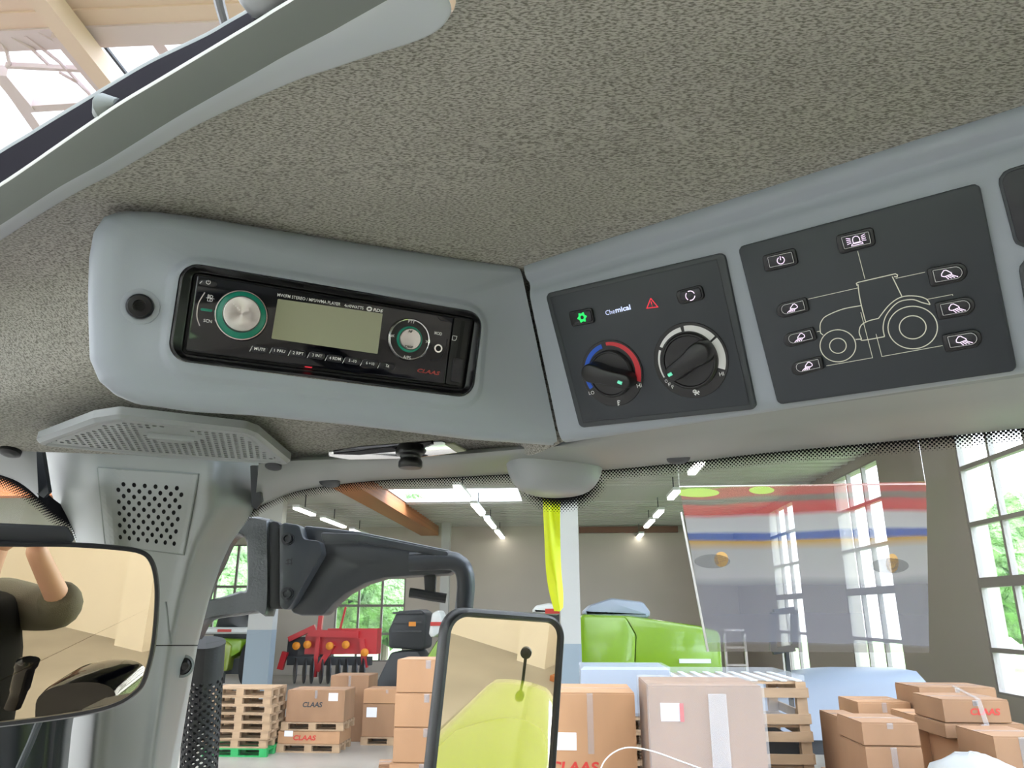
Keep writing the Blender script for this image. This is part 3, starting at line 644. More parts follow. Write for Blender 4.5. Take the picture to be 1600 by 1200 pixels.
def quadmesh(name, q, m, parent, n=12):
    mb = MB(); g = [[(np.array(q[0])*(1-i/n)+np.array(q[1])*i/n)*(1-j/n)+(np.array(q[3])*(1-i/n)+np.array(q[2])*i/n)*j/n for i in range(n+1)] for j in range(n+1)]
    mb.grid(g); o = mb.obj(name, m, parent, 0); uv = o.data.uv_layers.new(name='UVMap')
    for lp in o.data.loops:
        k = lp.vertex_index; uv.data[lp.index].uv = ((k % (n+1))/n, 1-(k//(n+1))/n)
    return o
quadmesh('picture_sheet', (tl, tr2, br, bl), overlay_mat(), bn)
FBn = Frame(tl, (1, 0, 0), (0, 0, -1), (0, -1, 0))
for (cx_, cy_, rx, ry, m_) in ((1113, 877, 28, 11, 'machine_black'), (1390, 884, 30, 12, 'machine_black'), (1127, 874, 11, 12, 'machine_orange'), (1394, 880, 10, 15, 'machine_orange'), (1090, 770, 34, 7, 'lime'), (1190, 766, 20, 6, 'lime')):
    c0 = FBn.ab(cx_, cy_); k1 = FBn.ab(cx_+rx, cy_)-c0; k2 = FBn.ab(cx_, cy_+ry)-c0
    MB().add([FBn.pt(c0+k1*math.cos(t)+k2*math.sin(t), .004) for t in np.linspace(0, 2*math.pi, 24, endpoint=False)], [tuple(range(24))]).obj('picture_detail', M[m_+'_p'] if m_+'_p' in M else M.setdefault(m_+'_p', mat(m_+' print', {'machine_black': (90, 88, 86), 'machine_orange': (215, 160, 70), 'lime': (160, 195, 80)}[m_], .6, trans=.4)), bn, 0)
for q in (tl, tr2): MB().bar((q[0], YB+.03, tl[2]), (q[0], YB+.03, ZC+.02), .005).obj('cord', M['alu'], bn, 0)
MB().bar((tl[0], YB+.03, tl[2]+.02), (tr2[0], YB+.03, tl[2]+.02), .02).obj('top_rail', M['alu'], bn, 0)
MB().bar(PY(1064, 800, YB-.02), PY(1106, 1018, YB-.02), .03).obj('edge_strip', M['alu'], bn, 0)
# --- black lift machine with green and white hood
Yf = 22.; x0 = hx(606, Yf); x1 = hx(664, Yf)
fk = thing('forklift', ((x0+x1)/2, Yf+1, 0), 'black wheeled machine with mast standing before the mirror', 'forklift')
body(MB(), [(x0, 1.55), (x1, 1.5), (x1, hz(958, Yf)), (x1-.15, hz(952, Yf)), (x0+.2, hz(955, Yf)), (x0-.02, hz(985, Yf))], Yf, Yf+1.1).obj('upper_housing', M['machine_black'], fk)
body(MB(), [(x0-.35, .25), (x1+.1, .25), (x1+.1, 1.1), (x1-.2, 1.5), (x0+.1, 1.45), (x0-.25, .7)], Yf-.1, Yf+1.2).obj('lower_housing', M['machine_black'], fk)
mb = MB()
for k in range(3): mb.box(((x0+x1)/2, Yf-.03, 2.5-.25*k), x1-x0-.2, .06, .05)
mb.obj('crossbars', M['steel_dark'], fk, 0)
MB().box(((x0+x1)/2+.15, Yf-.05, 2.2), .2, .03, .12).obj('warning_label', M['machine_orange'], fk, 0)
for X in (x0-.45, x0+.1, x1+.02): MB().lathe((X, Yf-.1, .22), (1, 0, 0), [(.08, -.09), (.21, -.09), (.22, 0), (.21, .09), (.08, .09)], 20).obj('wheel', M['tyre'], fk)
MB().bar((x0-.45, Yf-.1, .3), (x0, Yf, .35), .1).obj('outrigger', M['machine_black'], fk, 0)
Ys = 21.; x0 = hx(664, Ys); x1 = hx(692, Ys)
hd = thing('machine_hood', ((x0+x1)/2, Ys, 0), 'small green and white hood standing right of the black machine', 'farm machine')
body(MB(), [(x0, .0), (x1+.6, .0), (x1+.6, 1.4), (x1, hz(985, Ys)), (x0+.2, hz(1012, Ys)), (x0, 1.3)], Ys, Ys+.8).obj('green_shell', M['lime'], hd)
body(MB(), [(x0+.05, hz(1005, Ys)), (x1, hz(985, Ys)), (x1-.05, hz(962, Ys)), (x0+.35, hz(952, Ys)), (x0+.15, hz(958, Ys))], Ys-.02, Ys+.7).obj('white_top', M['white_paint'], hd)
MB().box((x0+.28, Ys-.04, hz(975, Ys)), .3, .02, .1, ).obj('red_mark', M['red_print'], hd, 0)
# --- red harrow with rollers
Yh = 29.; X = lambda px: hx(px, Yh); Z = lambda py: hz(py, Yh)
hr = thing('harrow', (X(505), Yh+.5, 0), 'red disc harrow with yellow hubs on the hall floor', 'farm implement')
fm_ = MB()
for a_, b_, w_ in (((480, 990), (560, 992), .25), ((450, 1000), (490, 980), .18), ((565, 1000), (572, 1045), .2), ((498, 955), (494, 1060), .16), ((520, 1008), (498, 1050), .2), ((536, 948), (528, 990), .07), ((446, 1020), (440, 1048), .2)):
    fm_.bar((X(a_[0]), Yh, Z(a_[1])), (X(b_[0]), Yh, Z(b_[1])), w_)
fm_.obj('red_frame', M['machine_red'], hr, 0)
MB().box((X(548), Yh+.4, Z(1003)), 1.9, .7, .9).obj('seed_box', M['machine_red'], hr, 0)
MB().box((X(505), Yh+.4, Z(1008)), 1.5, .6, .7).obj('centre_block', M['machine_red'], hr, 0)
MB().box((X(478), Yh+.5, Z(1015)), 1.6, .6, .8).obj('dark_gearbox', M['machine_black'], hr, 0)
for px_, py_ in ((465, 1010), (482, 1008), (517, 1010), (542, 1008), (572, 1020)):
    MB().lathe((X(px_), Yh-.15, Z(py_)), (0, -1, 0), [(.05, .0), (.14, .0), (.14, .1), (.05, .14)], 16).obj('yellow_hub', M['machine_orange'], hr)
for k, px_ in enumerate(range(464, 572, 13)):
    MB().lathe((X(px_), Yh-.05+.1*(k % 2), .46), (1, .5, 0), [(.02, -.06), (.45, -.02), (.45, .02), (.02, .06)], 22).obj('disc', M['steel_dark'], hr)
MB().bar((X(450), Yh+.1, .8), (X(580), Yh+.1, .8), .3).obj('axle', M['machine_black'], hr, 0)
# --- parked green tractor at the left
Yt2 = 27.; X = lambda px: hx(px, Yt2); Z = lambda py: hz(py, Yt2)
tc_ = thing('parked_tractor', (X(350), Yt2+1, 0), 'green and white tractor parked behind the black perforated tube', 'tractor')
body(MB(), [(X(318), Z(1003)), (X(388), Z(1003)), (X(384), Z(965)), (X(372), Z(955)), (X(325), Z(955))], Yt2+.5, Yt2+1.8).obj('cab_glass', M['smoke'], tc_)
MB().box((X(355), Yt2+.1, Z(986)), X(402)-X(308), .5, .22, bev=.06).obj('roof_bumper', M['white_paint'], tc_, 30)
MB().box((X(350), Yt2-.16, Z(986)), .5, .02, .09).obj('red_mark', M['red_print'], tc_, 0)
body(MB(), [(X(318), Z(1035)), (X(352), Z(1035)), (X(376), Z(1020)), (X(376), Z(1000)), (X(330), Z(998))], Yt2, Yt2+1.2).obj('hood', M['lime'], tc_)
body(MB(), [(X(322), Z(1052)), (X(360), Z(1052)), (X(362), Z(1010)), (X(352), Z(1002)), (X(330), Z(1010))], Yt2-.1, Yt2+.9).obj('green_nose', M['lime2'], tc_)
MB().box((X(350), Yt2+.7, Z(1045)), 1.5, .8, .5).obj('chassis', M['machine_black'], tc_, 0)
for X_ in (X(390), X(318)): MB().lathe((X_, Yt2+.5, .8), (1, 0, 0), [(.4, -.25), (.75, -.25), (.8, -.1), (.8, .1), (.75, .25), (.4, .25)], 30).obj('wheel', M['tyre'], tc_)
MB().box((X(350), Yt2-.12, Z(1062)), .3, .2, .35).obj('step', M['machine_black'], tc_, 0)
# second white/green thing by the far column
c = PY(842, 955, 16.5)
mm = thing('machine_cab', (c[0], 16.5, 0), 'white machine roof with red mark peeping above the outside mirror', 'farm machine')
body(MB(), [(hx(828, 16.5), hz(958, 16.5)), (hx(876, 16.5), hz(962, 16.5)), (hx(874, 16.5), hz(948, 16.5)), (hx(860, 16.5), hz(942, 16.5)), (hx(838, 16.5), hz(946, 16.5))], 16.5, 17.2).obj('roof', M['white_paint'], mm)
MB().box((hx(864, 16.5), 16.48, hz(955, 16.5)), .3, .02, .1).obj('red_mark', M['red_print'], mm, 0)
MB().box((hx(852, 16.5), 16.9, hz(960, 16.5)/2), .6, .5, hz(960, 16.5)).obj('cab_body', M['machine_black'], mm, 0)
# ================================================================ CAB
def dz(x, y, z): return z/ray(x, y)[2]
HZ = .2525
def zc(x, y, z): return PZ(x, y, z)
cols = [
 [(-160, 470, .2525), (-135, 505, .248), (-110, 560, .225), (-100, 610, .195), (-100, 660, .17), (-100, 700, .154)],
 [(60, 333, .2525), (72, 385, .250), (78, 470, .232), (80, 550, .202), (85, 620, .176), (90, 707, .152)],
 [(205, 250, .2525), (217, 290, .2525), (232, 345, .249), (236, 450, .222), (236, 560, .190), (240, 712, .149)],
 [(330, 183, .2525), (338, 250, .2525), (346, 355, .2525), (346, 450, .226), (346, 560, .190), (350, 718, .148)],
 [(455, 125, .2525), (460, 230, .2525), (462, 366, .2525), (462, 460, .227), (462, 570, .190), (455, 722, .147)],
 [(590, 80, .2525), (590, 220, .2525), (590, 382, .2525), (590, 470, .23), (590, 580, .188), (590, 717, .145)],
 [(703, 25, .2525), (705, 200, .2525), (705, 398, .2525), (705, 480, .232), (705, 590, .185), (705, 713, .141)],
 [(715, -80, .2525), (760, 150, .2525), (770, 404, .2525), (790, 490, .232), (800, 590, .18), (805, 706, .135)],
 [(820, -330, .2525), (840, 120, .2525), (835, 408, .2525), (840, 500, .230), (850, 600, .175), (868, 696, .128)],
 [(1100, -330, .2525), (1150, 60, .2525), (1195, 300, .2525), (1200, 345, .247), (1200, 420, .235), (1200, 520, .21)],
 [(1500, -330, .2525), (1550, 0, .2525), (1590, 190, .2525), (1600, 230, .248), (1600, 320, .235), (1600, 420, .21)],
 [(2050, -330, .2525), (2100, -100, .2525), (2150, 50, .2525), (2160, 80, .248), (2170, 150, .235), (2200, 260, .21)]]
g0 = [cr([zc(*p) for p in c], 8) for c in cols]
g1 = [cr([c[j] for c in g0], 8) for j in range(len(g0[0]))]
hl = MB(); hl.grid(g1)
t_head = hl.obj('headliner', M['fabric'], smooth=80, label='grey-beige woven fabric headliner over the cab front', cat='headliner')
# outer roof skin over the fabric (right and behind), leaving the hatch open
RS = MB(); R0 = CAM+np.array([0, 0, .31])
RS.box(CAM+np.array([.75, .0, .33]), 1.1, 1.2, .02); RS.box(CAM+np.array([-.02, -.62, .33]), 2.3, .7, .02)
RS.box(CAM+np.array([.15, .95, .33]), 1.9, .76, .02)
# rear part of the lining
E0 = [p for p in g1[0]]
RB = []
for p in E0[56:]: RB.append([p, np.array([p[0]+.05, min(p[1], -.2), p[2]]), np.array([p[0]+.3, -.9, p[2]])])
RS.grid(RB)
RS.obj('roof_shell', M['plastic3'], t_head, 40)
# --- hatch frame
C0 = [(-170, 478), (-60, 412), (0, 376), (60, 337), (120, 301), (180, 270), (250, 229), (315, 192), (450, 131), (520, 107), (585, 85), (640, 68), (675, 53), (695, 37), (705, 18), (702, 0), (690, -40), (660, -120)]
C1 = [(-170, 452), (-60, 388), (0, 352), (60, 313), (100, 288), (160, 255), (220, 218), (285, 178), (400, 113), (440, 90), (480, 69), (515, 51), (545, 34), (570, 20), (600, 3), (625, -12), (645, -45), (640, -125)]
C2 = [(-170, 392), (-60, 328), (0, 292), (45, 262), (85, 234), (130, 203), (185, 166), (245, 130), (335, 76), (370, 55), (400, 37), (425, 21), (450, 6), (475, -10), (500, -26), (530, -45), (560, -90), (570, -150)]
C3 = [(-170, 348), (-60, 280), (0, 240), (45, 213), (82, 190), (125, 164), (175, 134), (235, 99), (320, 58), (355, 38), (385, 21), (408, 9), (432, -6), (455, -20), (480, -38), (510, -60), (535, -110), (540, -170)]
def hr_(Cc, z, off=0): return cr([PZ(x, y+off, z) for x, y in Cc], 5)
hf = thing('roof_hatch_frame', hr_(C1, .248)[40], 'pale grey roof hatch frame with curved edge at upper left', 'roof hatch')
LP = lambda A, B, t: [(p*(1-t)+q*t, r_*(1-t)+u_*t) for (p, r_), (q, u_) in zip(A, B)]
mb = MB(); mb.grid([hr_(C0, .2545), hr_(C0, .2490), hr_(LP(C0, C1, .04), .2480), hr_(LP(C0, C1, .2), .2460), hr_(LP(C0, C1, .6), .2405), hr_(LP(C0, C1, .9), .2372), hr_(C1, .2366)])
mb.obj('flange', M['gloss_grey'], hf, 50)
mb = MB(); mb.grid([hr_(C1, .2366), hr_(LP(C1, C2, .1), .2362), hr_(LP(C1, C2, .9), .2362), hr_(C2, .2366)]); mb.obj('lower_face', M['plastic3'], hf, 50)  # darker grey puts the shade of this down-facing side into the colour
mb = MB(); mb.grid([hr_(C2, .2366), hr_(C2, .2372, -3), hr_(C2, .2385, -6)]); mb.obj('edge_lip', M['white_paint'], hf, 50)
mb = MB(); mb.grid([hr_(C2, .238, -5), hr_(C3, .29)]); mb.obj('rubber_seal', M['rubber'], hf, 50)
mb = MB(); mb.grid([hr_(C3, .29), hr_(C3, .293, -5), hr_(C3, .30, -6)]); mb.obj('outer_lip', M['plastic3'], hf, 50)
MB().tube([PZ(152, 181, .243), PZ(168, 170, .245), PZ(186, 163, .243)], [.003, .008, .003], 12).obj('seal_clip', M['plastic3'], hf)
c0 = PZ(440, -25, .262); c1 = PZ(446, 22, .262); dd = nrm(c1-c0)
kb = MB(); kb.tube([PZ(405, -60, .262), PZ(425, -20, .255), PZ(437, 5, .25), PZ(443, 17, .248), PZ(447, 24, .247)], [.016, .0165, .0145, .0105, .003], 24, flat=(1, .8)).obj('hatch_handle', M['plastic2'], label='rounded pale grey grip of the roof hatch at the top edge', cat='handle')
# --- radio console
OUT = [(137, 560), (134, 470), (136, 400), (143, 360), (158, 337), (185, 327), (240, 328), (320, 338), (400, 351), (600, 383), (740, 405), (960, 433), (1040, 709), (740, 688), (560, 666), (400, 650), (300, 644), (212, 632), (178, 618), (152, 595)]
cen = FA.ab(505, 517)
def raydist(poly, th):
    d = np.array([math.cos(th), math.sin(th)]); best = None; n = len(poly)
    for i in range(n):
        a = poly[i]-cen; e = poly[(i+1) % n]-poly[i]; den = d[0]*e[1]-d[1]*e[0]
        if abs(den) < 1e-12: continue
        t = (a[0]*e[1]-a[1]*e[0])/den; u_ = (a[0]*d[1]-a[1]*d[0])/den
        if t > 0 and -1e-9 <= u_ <= 1+1e-9: best = t if best is None else max(best, t)
    return best
outp = [FA.ab(x, y, -.008) for x, y in OUT]
BZ = [(285, 410), (752, 490), (735, 622), (262, 562)]       # radio bezel outer
bz = rpoly([FA.ab(*p) for p in BZ], .012, 8)
bossq = rpoly([FA.ab(*p) for p in [(262, 389), (768, 474), (752, 650), (241, 590)]], .022, 8)
bossi = inset(bossq, .006)
crn = [math.atan2(*(p-cen)[::-1]) for p in outp]
ths = sorted(list(np.linspace(-math.pi, math.pi, 300, endpoint=False))+[math.atan2(*(FA.ab(*q)-cen)[::-1]) for q in ((812, 413), (873, 697))]+[math.atan2(*(p-cen)[::-1]) for p in bz])
JA = FA.ab(812, 412); JB = FA.ab(873, 697); JA, JB = JA-(JB-JA)*.3, JB+(JB-JA)*.3
def rjoint(th):
    d = np.array([math.cos(th), math.sin(th)]); e = JB-JA; a = JA-cen; den = d[0]*e[1]-d[1]*e[0]
    if abs(den) < 1e-9: return 9
    t = (a[0]*e[1]-a[1]*e[0])/den; return t if t > 0 else 9
def ringA(r, h): return [FA.pt(cen+np.array([math.cos(t), math.sin(t)])*q, h) for t, q in zip(ths, r)]
ro = [raydist(outp, t) for t in ths]; rj = [rjoint(t) for t in ths]
rb = [raydist(bossq, t) for t in ths]; rbi = [raydist(bossi, t) for t in ths]; rz = [raydist(bz, t) for t in ths]
def ri(k): return [min(j, max(b+.0005, r-k)) for r, j, b in zip(ro, rj, rb)]
mb = MB()
mb.loft([ringA(ri(-.001), -.07), ringA(ri(0), -.03), ringA(ri(0), -.016), ringA(ri(.0015), -.009), ringA(ri(.005), -.0045), ringA(ri(.010), -.0018), ringA(ri(.017), -.0004), ringA(ri(.022), 0),
         ringA([b for b in rb], 0), ringA([b*.7+i*.3 for b, i in zip(rb, rbi)], .0009), ringA([b*.3+i*.7 for b, i in zip(rb, rbi)], .0029), ringA(rbi, .0036), ringA([z+.0005 for z in rz], .0036), ringA([z for z in rz], -.02)])
con = thing('radio_console', FA.pt(cen), 'light grey rounded overhead console holding the car radio', 'console')
mb.obj('housing', M['plastic'], con, 50)
def dimple(F, x, y, r, parent, nm='screw'):
    c = F.pt(F.ab(x, y), .0); mb = MB()
    mb.lathe(c, F.n, [(r*1.45, .0004), (r*1.3, .0007), (r*1.05, .0006)], 32, cap=False).obj('screw_seat', M['plastic'], parent)
    s = MB().lathe(c, F.n, [(r, .0), (r, .003), (r*.85, .0045), (r*.5, .0048), (r*.48, .0015)], 32).obj(nm, M['screw'], parent)
    hx_ = MB().lathe(c, F.n, [(r*.42, .0012), (r*.42, .0018)], 6).obj('hex_socket', M['dot'], s, 0)
dimple(FA, 219, 479, .0078, con)
# --- the radio
rad = thing('car_radio', FA.px(505, 517), 'black car radio with round silver volume knob in the left overhead console', 'car radio')
FC = [(307, 428), (738, 499), (722, 604), (288, 549)]
fcp = rpoly([FA.ab(*p) for p in FC], .0015, 3)
bzin = rpoly([FA.ab(*p) for p in [(299, 421), (744, 496), (727, 612), (280, 556)]], .006, 8)
def resamp(poly, c=cen): return [raydist(poly, t) for t in ths]
r_in = resamp(bzin); r_f = resamp(rpoly([FA.ab(*p) for p in [(304, 426), (741, 498), (724, 607), (285, 551)]], .002, 4))
MB().loft([ringA([z-.0004 for z in rz], -.004), ringA([z-.0004 for z in rz], .0048), ringA([z-.0018 for z in rz], .0062), ringA([z*.6+i*.4 for z, i in zip(rz, r_in)], .0058), ringA(r_in, .0012), ringA([a*.5+b*.5 for a, b in zip(r_in, r_f)], .0008), ringA(r_f, -.003), ]).obj('bezel', M['black'], rad, 40)
prism(MB(), FA, [FA.ab(*p) for p in [(304, 426), (741, 498), (724, 607), (285, 551)]], -.006, -.003).obj('inner_tray', M['blackm'], rad, 0)
HF = .0025
prism(MB(), FA, rpoly([FA.ab(*p, HF) for p in [(308, 429), (709, 495), (695, 600), (290, 548)]], .0015, 3), -.003, HF, .0008).obj('faceplate', M['piano'], rad, 30)
sl = prism(MB(), FA, rpoly([FA.ab(*p, HF) for p in [(710.5, 495), (738, 500), (722, 604), (696.5, 600)]], .0015, 3), -.003, HF-.0006, .0008).obj('card_slot_panel', M['blackm'], rad, 30)
def flat(F, pts, h0, h1, nm, m, par, r=.0005, bev=0, **k): return prism(MB(), F, rpoly([F.ab(*p, h1) for p in pts], r, 3), h0, h1, bev).obj(nm, m, par, 30, **k)
flat(FA, [(722, 501), (727, 501.5), (718, 560), (713, 559)], HF-.001, HF-.0003, 'card_slot', M['dot'], sl, .0003)
flat(FA, [(709, 559), (724, 561), (720, 598), (704, 595.5)], HF-.001, HF+.0002, 'usb_cover', M['navy'], sl, .001, .0002)
strokes(FA, [[FA.ab(x, y, HF) for x, y in l] for l in [[(707.5, 524.5), (714, 525.5), (713, 530), (711, 532), (706.5, 531.2), (707.5, 524.5)]]], .0004, HF).obj('card_symbol', M['white_print'], sl, 0)
strokes(FA, [[FA.ab(x, y, HF+.0004) for x, y in l] for l in [[(716, 575), (714.5, 588)], [(713, 579), (715, 582)], [(718.5, 580), (715.3, 583)]]], .0003, HF+.0004).obj('usb_symbol', M['machine_black'], sl, 0)
dsp = flat(FA, [(434, 467), (598, 490), (590, 553), (424, 529)], HF-.001, HF+.0003, 'display', M['lcd'], rad, .0006)
# knob
def pxr(F, x, y, r): return r/FPX*((F.px(x, y)-CAM)@FW)
kc = FA.px(377, 493, HF); kr = .0168
MB().lathe(kc, nA, [(kr, 0), (kr, .0016), (kr*.965, .0026), (kr*.93, .0026), (kr*.91, .0012)], 64, cap=False).obj('chrome_ring', M['chrome'], rad)
MB().lathe(kc, nA, [(kr*.915, .0005), (kr*.91, .0018), (kr*.75, .0030), (kr*.72, .0032)], 64).obj('light_ring', M['teal'], rad)
def knob_mat():
    m = mat('turned aluminium', (205, 203, 200), .28, 1); nt = m.node_tree; b = nt.nodes['Principled BSDF']
    g = nt.nodes.new('ShaderNodeTangent'); g.direction_type = 'RADIAL'; g.axis = 'Z'; b.inputs['Anisotropic'].default_value = .85; nt.links.new(g.outputs[0], b.inputs['Tangent']); return m
kb_ = MB().lathe((0, 0, 0), (0, 0, 1), [(kr*.70, 0), (kr*.70, .0085), (kr*.66, .0098), (kr*.64, .0099), (kr*.3, .0097), (.0002, .0096)], 72).obj('volume_knob', knob_mat(), rad, 40)
ez = Vector(nA); ex = Vector(uA); ey = ez.cross(ex); from mathutils import Matrix
R = Matrix((ex, ey, ez)).transposed(); kb_.rotation_euler = R.to_euler(); kb_.location = Vector(kc+nA*.002)-Vector(PW[rad.name])
ds = MB()
for k in range(4): ds.lathe(FA.px(365+k*3.2, 475+k*3, HF+.012)+0*nA, nA, [(.0004, -.0004), (.0004, .0001)], 8)
ds.obj('knob_dots', M['white_print'], rad)
# left keys
strokes(FA, [[FA.ab(x, y, HF) for x, y in cr([np.array(p, float) for p in [(320, 457), (311, 472), (308, 485), (308, 497), (312, 509)]], 5)]], .0006, HF+.0002).obj('key_outline', M['alu'], rad, 0)
k1 = flat(FA, [(312, 436), (340, 440), (338, 449), (310, 445)], HF-.0005, HF+.0008, 'power_button', M['navy'], rad, .002, .0003)
def power(F, cx, cy, r, h, w, m, par):
    c = F.ab(cx, cy, h); k = np.linalg.norm(F.ab(cx+r, cy, h)-c); up_ = F.ab(cx, cy-r, h)-c; up_ = nrm(up_); a0 = math.atan2(up_[1], up_[0])
    return strokes(F, [[c+k*np.array([math.cos(a), math.sin(a)]) for a in np.linspace(a0+.6, a0+2*math.pi-.6, 22)], [c+up_*k*1.15, c+up_*k*.15]], w, h).obj('power_symbol', m, par, 0)
power(FA, 325.5, 441, 3.2, HF+.001, .0004, M['white_print'], k1)
strokes(FA, [[FA.ab(312, 443, HF+.001), FA.ab(316, 439, HF+.001)]], .0004, HF+.001).obj('slash', M['white_print'], rad, 0)
for s, p0, p1, hp in (('BD', (324.5, 462.5), (333, 464), 5), ('LD', (324, 468), (332.5, 469.5), 5), ('SCN', (318, 500.5), (331, 502.5), 5)): text(s, FA, p0, p1, hp, M['white_print'], rad, HF+.0003, .01)
strokes(FA, [[FA.ab(322, 465.2, HF), FA.ab(335, 467.2, HF)]], .0003, HF+.0003).obj('divider_line', M['white_print'], rad, 0)
flat(FA, [(313.5, 481), (332, 483.5), (331.5, 487.5), (313, 485)], HF-.0005, HF+.0004, 'light_bar', M['teal'], rad, .0008)
text('MW/FM STEREO / MP3/WMA PLAYER', FA, (433.5, 460.5), (532, 475.5), 5, M['white_print'], rad, HF+.0003, .008)
text('4x40WATTS', FA, (538, 477), (568, 481.5), 4.6, M['white_print'], rad, HF+.0003, .01)
text('RDS', FA, (583, 483.8), (598.5, 486.2), 5, M['white_print'], rad, HF+.0003, .03, .2)
strokes(FA, [[FA.ab(577+3.5*math.cos(a), 482.8+2.6*math.sin(a), HF) for a in np.linspace(0, 6.3, 16)]], .0009, HF+.0003).obj('rds_mark', M['white_print'], rad, 0)
keys = [('MUTE', 396.5, 413.5, 545.2), ('1 PAU', 427.5, 444.5, 548), ('2 RPT', 456.5, 473.5, 551.7), ('3 INT', 487, 502.5, 555.2), ('4 RDM', 513.5, 531.5, 559.8), ('5 -10', 544, 556, 563.5), ('6 +10', 571, 584, 567.5), ('TA', 601.5, 607.5, 571.5)]
for s, xa, xb_, y in keys:
    xm = (xa+xb_)/2
    kk = flat(FA, [(xm-9.5, y-6.5), (xm+15.5, y-3), (xm+11, y+7.5), (xm-14.5, y+4)], HF-.0005, HF+.0009, 'preset_button', M['navy'], rad, .002, .0004)
    text(s, FA, (xa+1, y-.8), (xb_+1, y+1.4), 4.6, M['white_print'], kk, HF+.0011, .008)
    strokes(FA, [[FA.ab(xm-15, y+4, HF), FA.ab(xm-10.5, y-4.5, HF)]], .0004, HF+.0005).obj('slash', M['white_print'], kk, 0)
c = FA.px(639, 530.5, HF); r = .0152
MB().lathe(c, nA, [(r, 0), (r, .0014), (r*.95, .0024), (r*.91, .0020), (r*.89, .0006)], 64, cap=False).obj('chrome_ring', M['chrome'], rad)
rg = MB().lathe(c, nA, [(r*.89, .0004), (r*.885, .0016), (r*.62, .0018), (r*.6, .0014)], 64).obj('ring_button', M['black'], rad)
MB().lathe(c, nA, [(r*.62, .0012), (r*.6, .0024), (r*.53, .0026)], 64).obj('light_ring', M['teal'], rad)
cb = MB().lathe(c, nA, [(r*.51, .002), (r*.51, .0042), (r*.47, .0052), (r*.2, .0056), (.0002, .0057)], 48).obj('centre_button', M['alu'], rad)
for s, p0, p1, hp, m_, q in (('PTY', (638, 501.8), (648.5, 503.4), 4.8, 'white_print', rg), ('A/PS', (630, 557.3), (642, 559.2), 4.8, 'white_print', rg), ('AF', (638.5, 517), (645, 518), 4, 'machine_black', cb), ('DISP', (633, 541), (645.5, 543), 4, 'machine_black', cb)):
    text(s, FA, p0, p1, hp, M[m_], q, HF+.0022 if q is rg else HF+.0060, .008)
for x, y, s in ((612, 525, -1), (667, 534, 1)):
    L_ = [[FA.ab(x-3*s, y-1.8, HF), FA.ab(x, y, HF), FA.ab(x-3*s, y+1.8, HF)], [FA.ab(x, y-1.8, HF), FA.ab(x+3*s, y, HF), FA.ab(x, y+1.8, HF)], [FA.ab(x+3.3*s, y-2, HF), FA.ab(x+3.1*s, y+2, HF)]]
    strokes(FA, L_, .0004, HF+.0022).obj('skip_symbol', M['white_print'], rg, 0)
text('MOD', FA, (679, 520), (690.5, 522), 5, M['white_print'], rad, HF+.0003, .012)
MB().lathe(FA.px(684.5, 544.5, HF), nA, [(.0030, 0), (.0030, .0008), (.0020, .0008), (.0019, .0002)], 28).obj('headphone_socket', M['chrome'], rad)
MB().lathe(FA.px(684.5, 544.5, HF), nA, [(.0019, 0), (.0019, .0004)], 24).obj('socket_hole', M['dot'], rad)
text('CLAAS', FA, (652, 578.3), (687.5, 583.7), 6.2, M['logo_red'], rad, HF+.0003, .03, .25, name='logo')
strokes(FA, [[FA.ab(x, y, HF) for x, y in [(683, 493), (688, 500), (699, 502)]], [FA.ab(x, y, HF) for x, y in [(672, 563), (689, 561), (697, 545), (699, 530)]]], .0005, HF+.0002).obj('key_outline', M['navy'], rad, 0)
flat(FA, [(477, 571.5), (488, 573), (487.5, 575), (477, 573.5)], -.003, .0012, 'status_light', M['lit_red'], rad, .0003)
# --- switch console, extruded along the header
LV = (J1-J0)@vB; LU = (J1-J0)@uB
def aS(v): return LU*v/LV
prof = [(-.012, -.05), (-.006, -.02), (-.0035, -.010), (-.001, -.004), (.003, -.0005), (.0075, .0004), (.0115, -.0003), (.015, -.0034), (.018, -.0038), (.022, -.0016), (.026, 0), (.06, 0), (.10, 0), (LV-.012, 0), (LV-.008, -.0008), (LV-.004, -.003), (LV-.001, -.007), (LV, -.012), (LV+.001, -.025), (LV+.001, -.05)]
mb = MB(); rows = []
ub = np.linspace(0, 1, 14)
for v_, h_ in prof:
    a0 = aS(v_)+.0012; rows.append([FB.pt((a0+(0.62-a0)*s**1, v_), h_) for s in ub])
mb.grid(rows)
e = [r_[0]-nB*0 for r_ in rows]; mb.grid([e, [p-nB*.05 for p in e]])
sc_ = thing('switch_console', FB.pt((.2, .06)), 'long light grey overhead console carrying the dark switch panels', 'console')
mb.obj('housing', M['plastic'], sc_, 50)
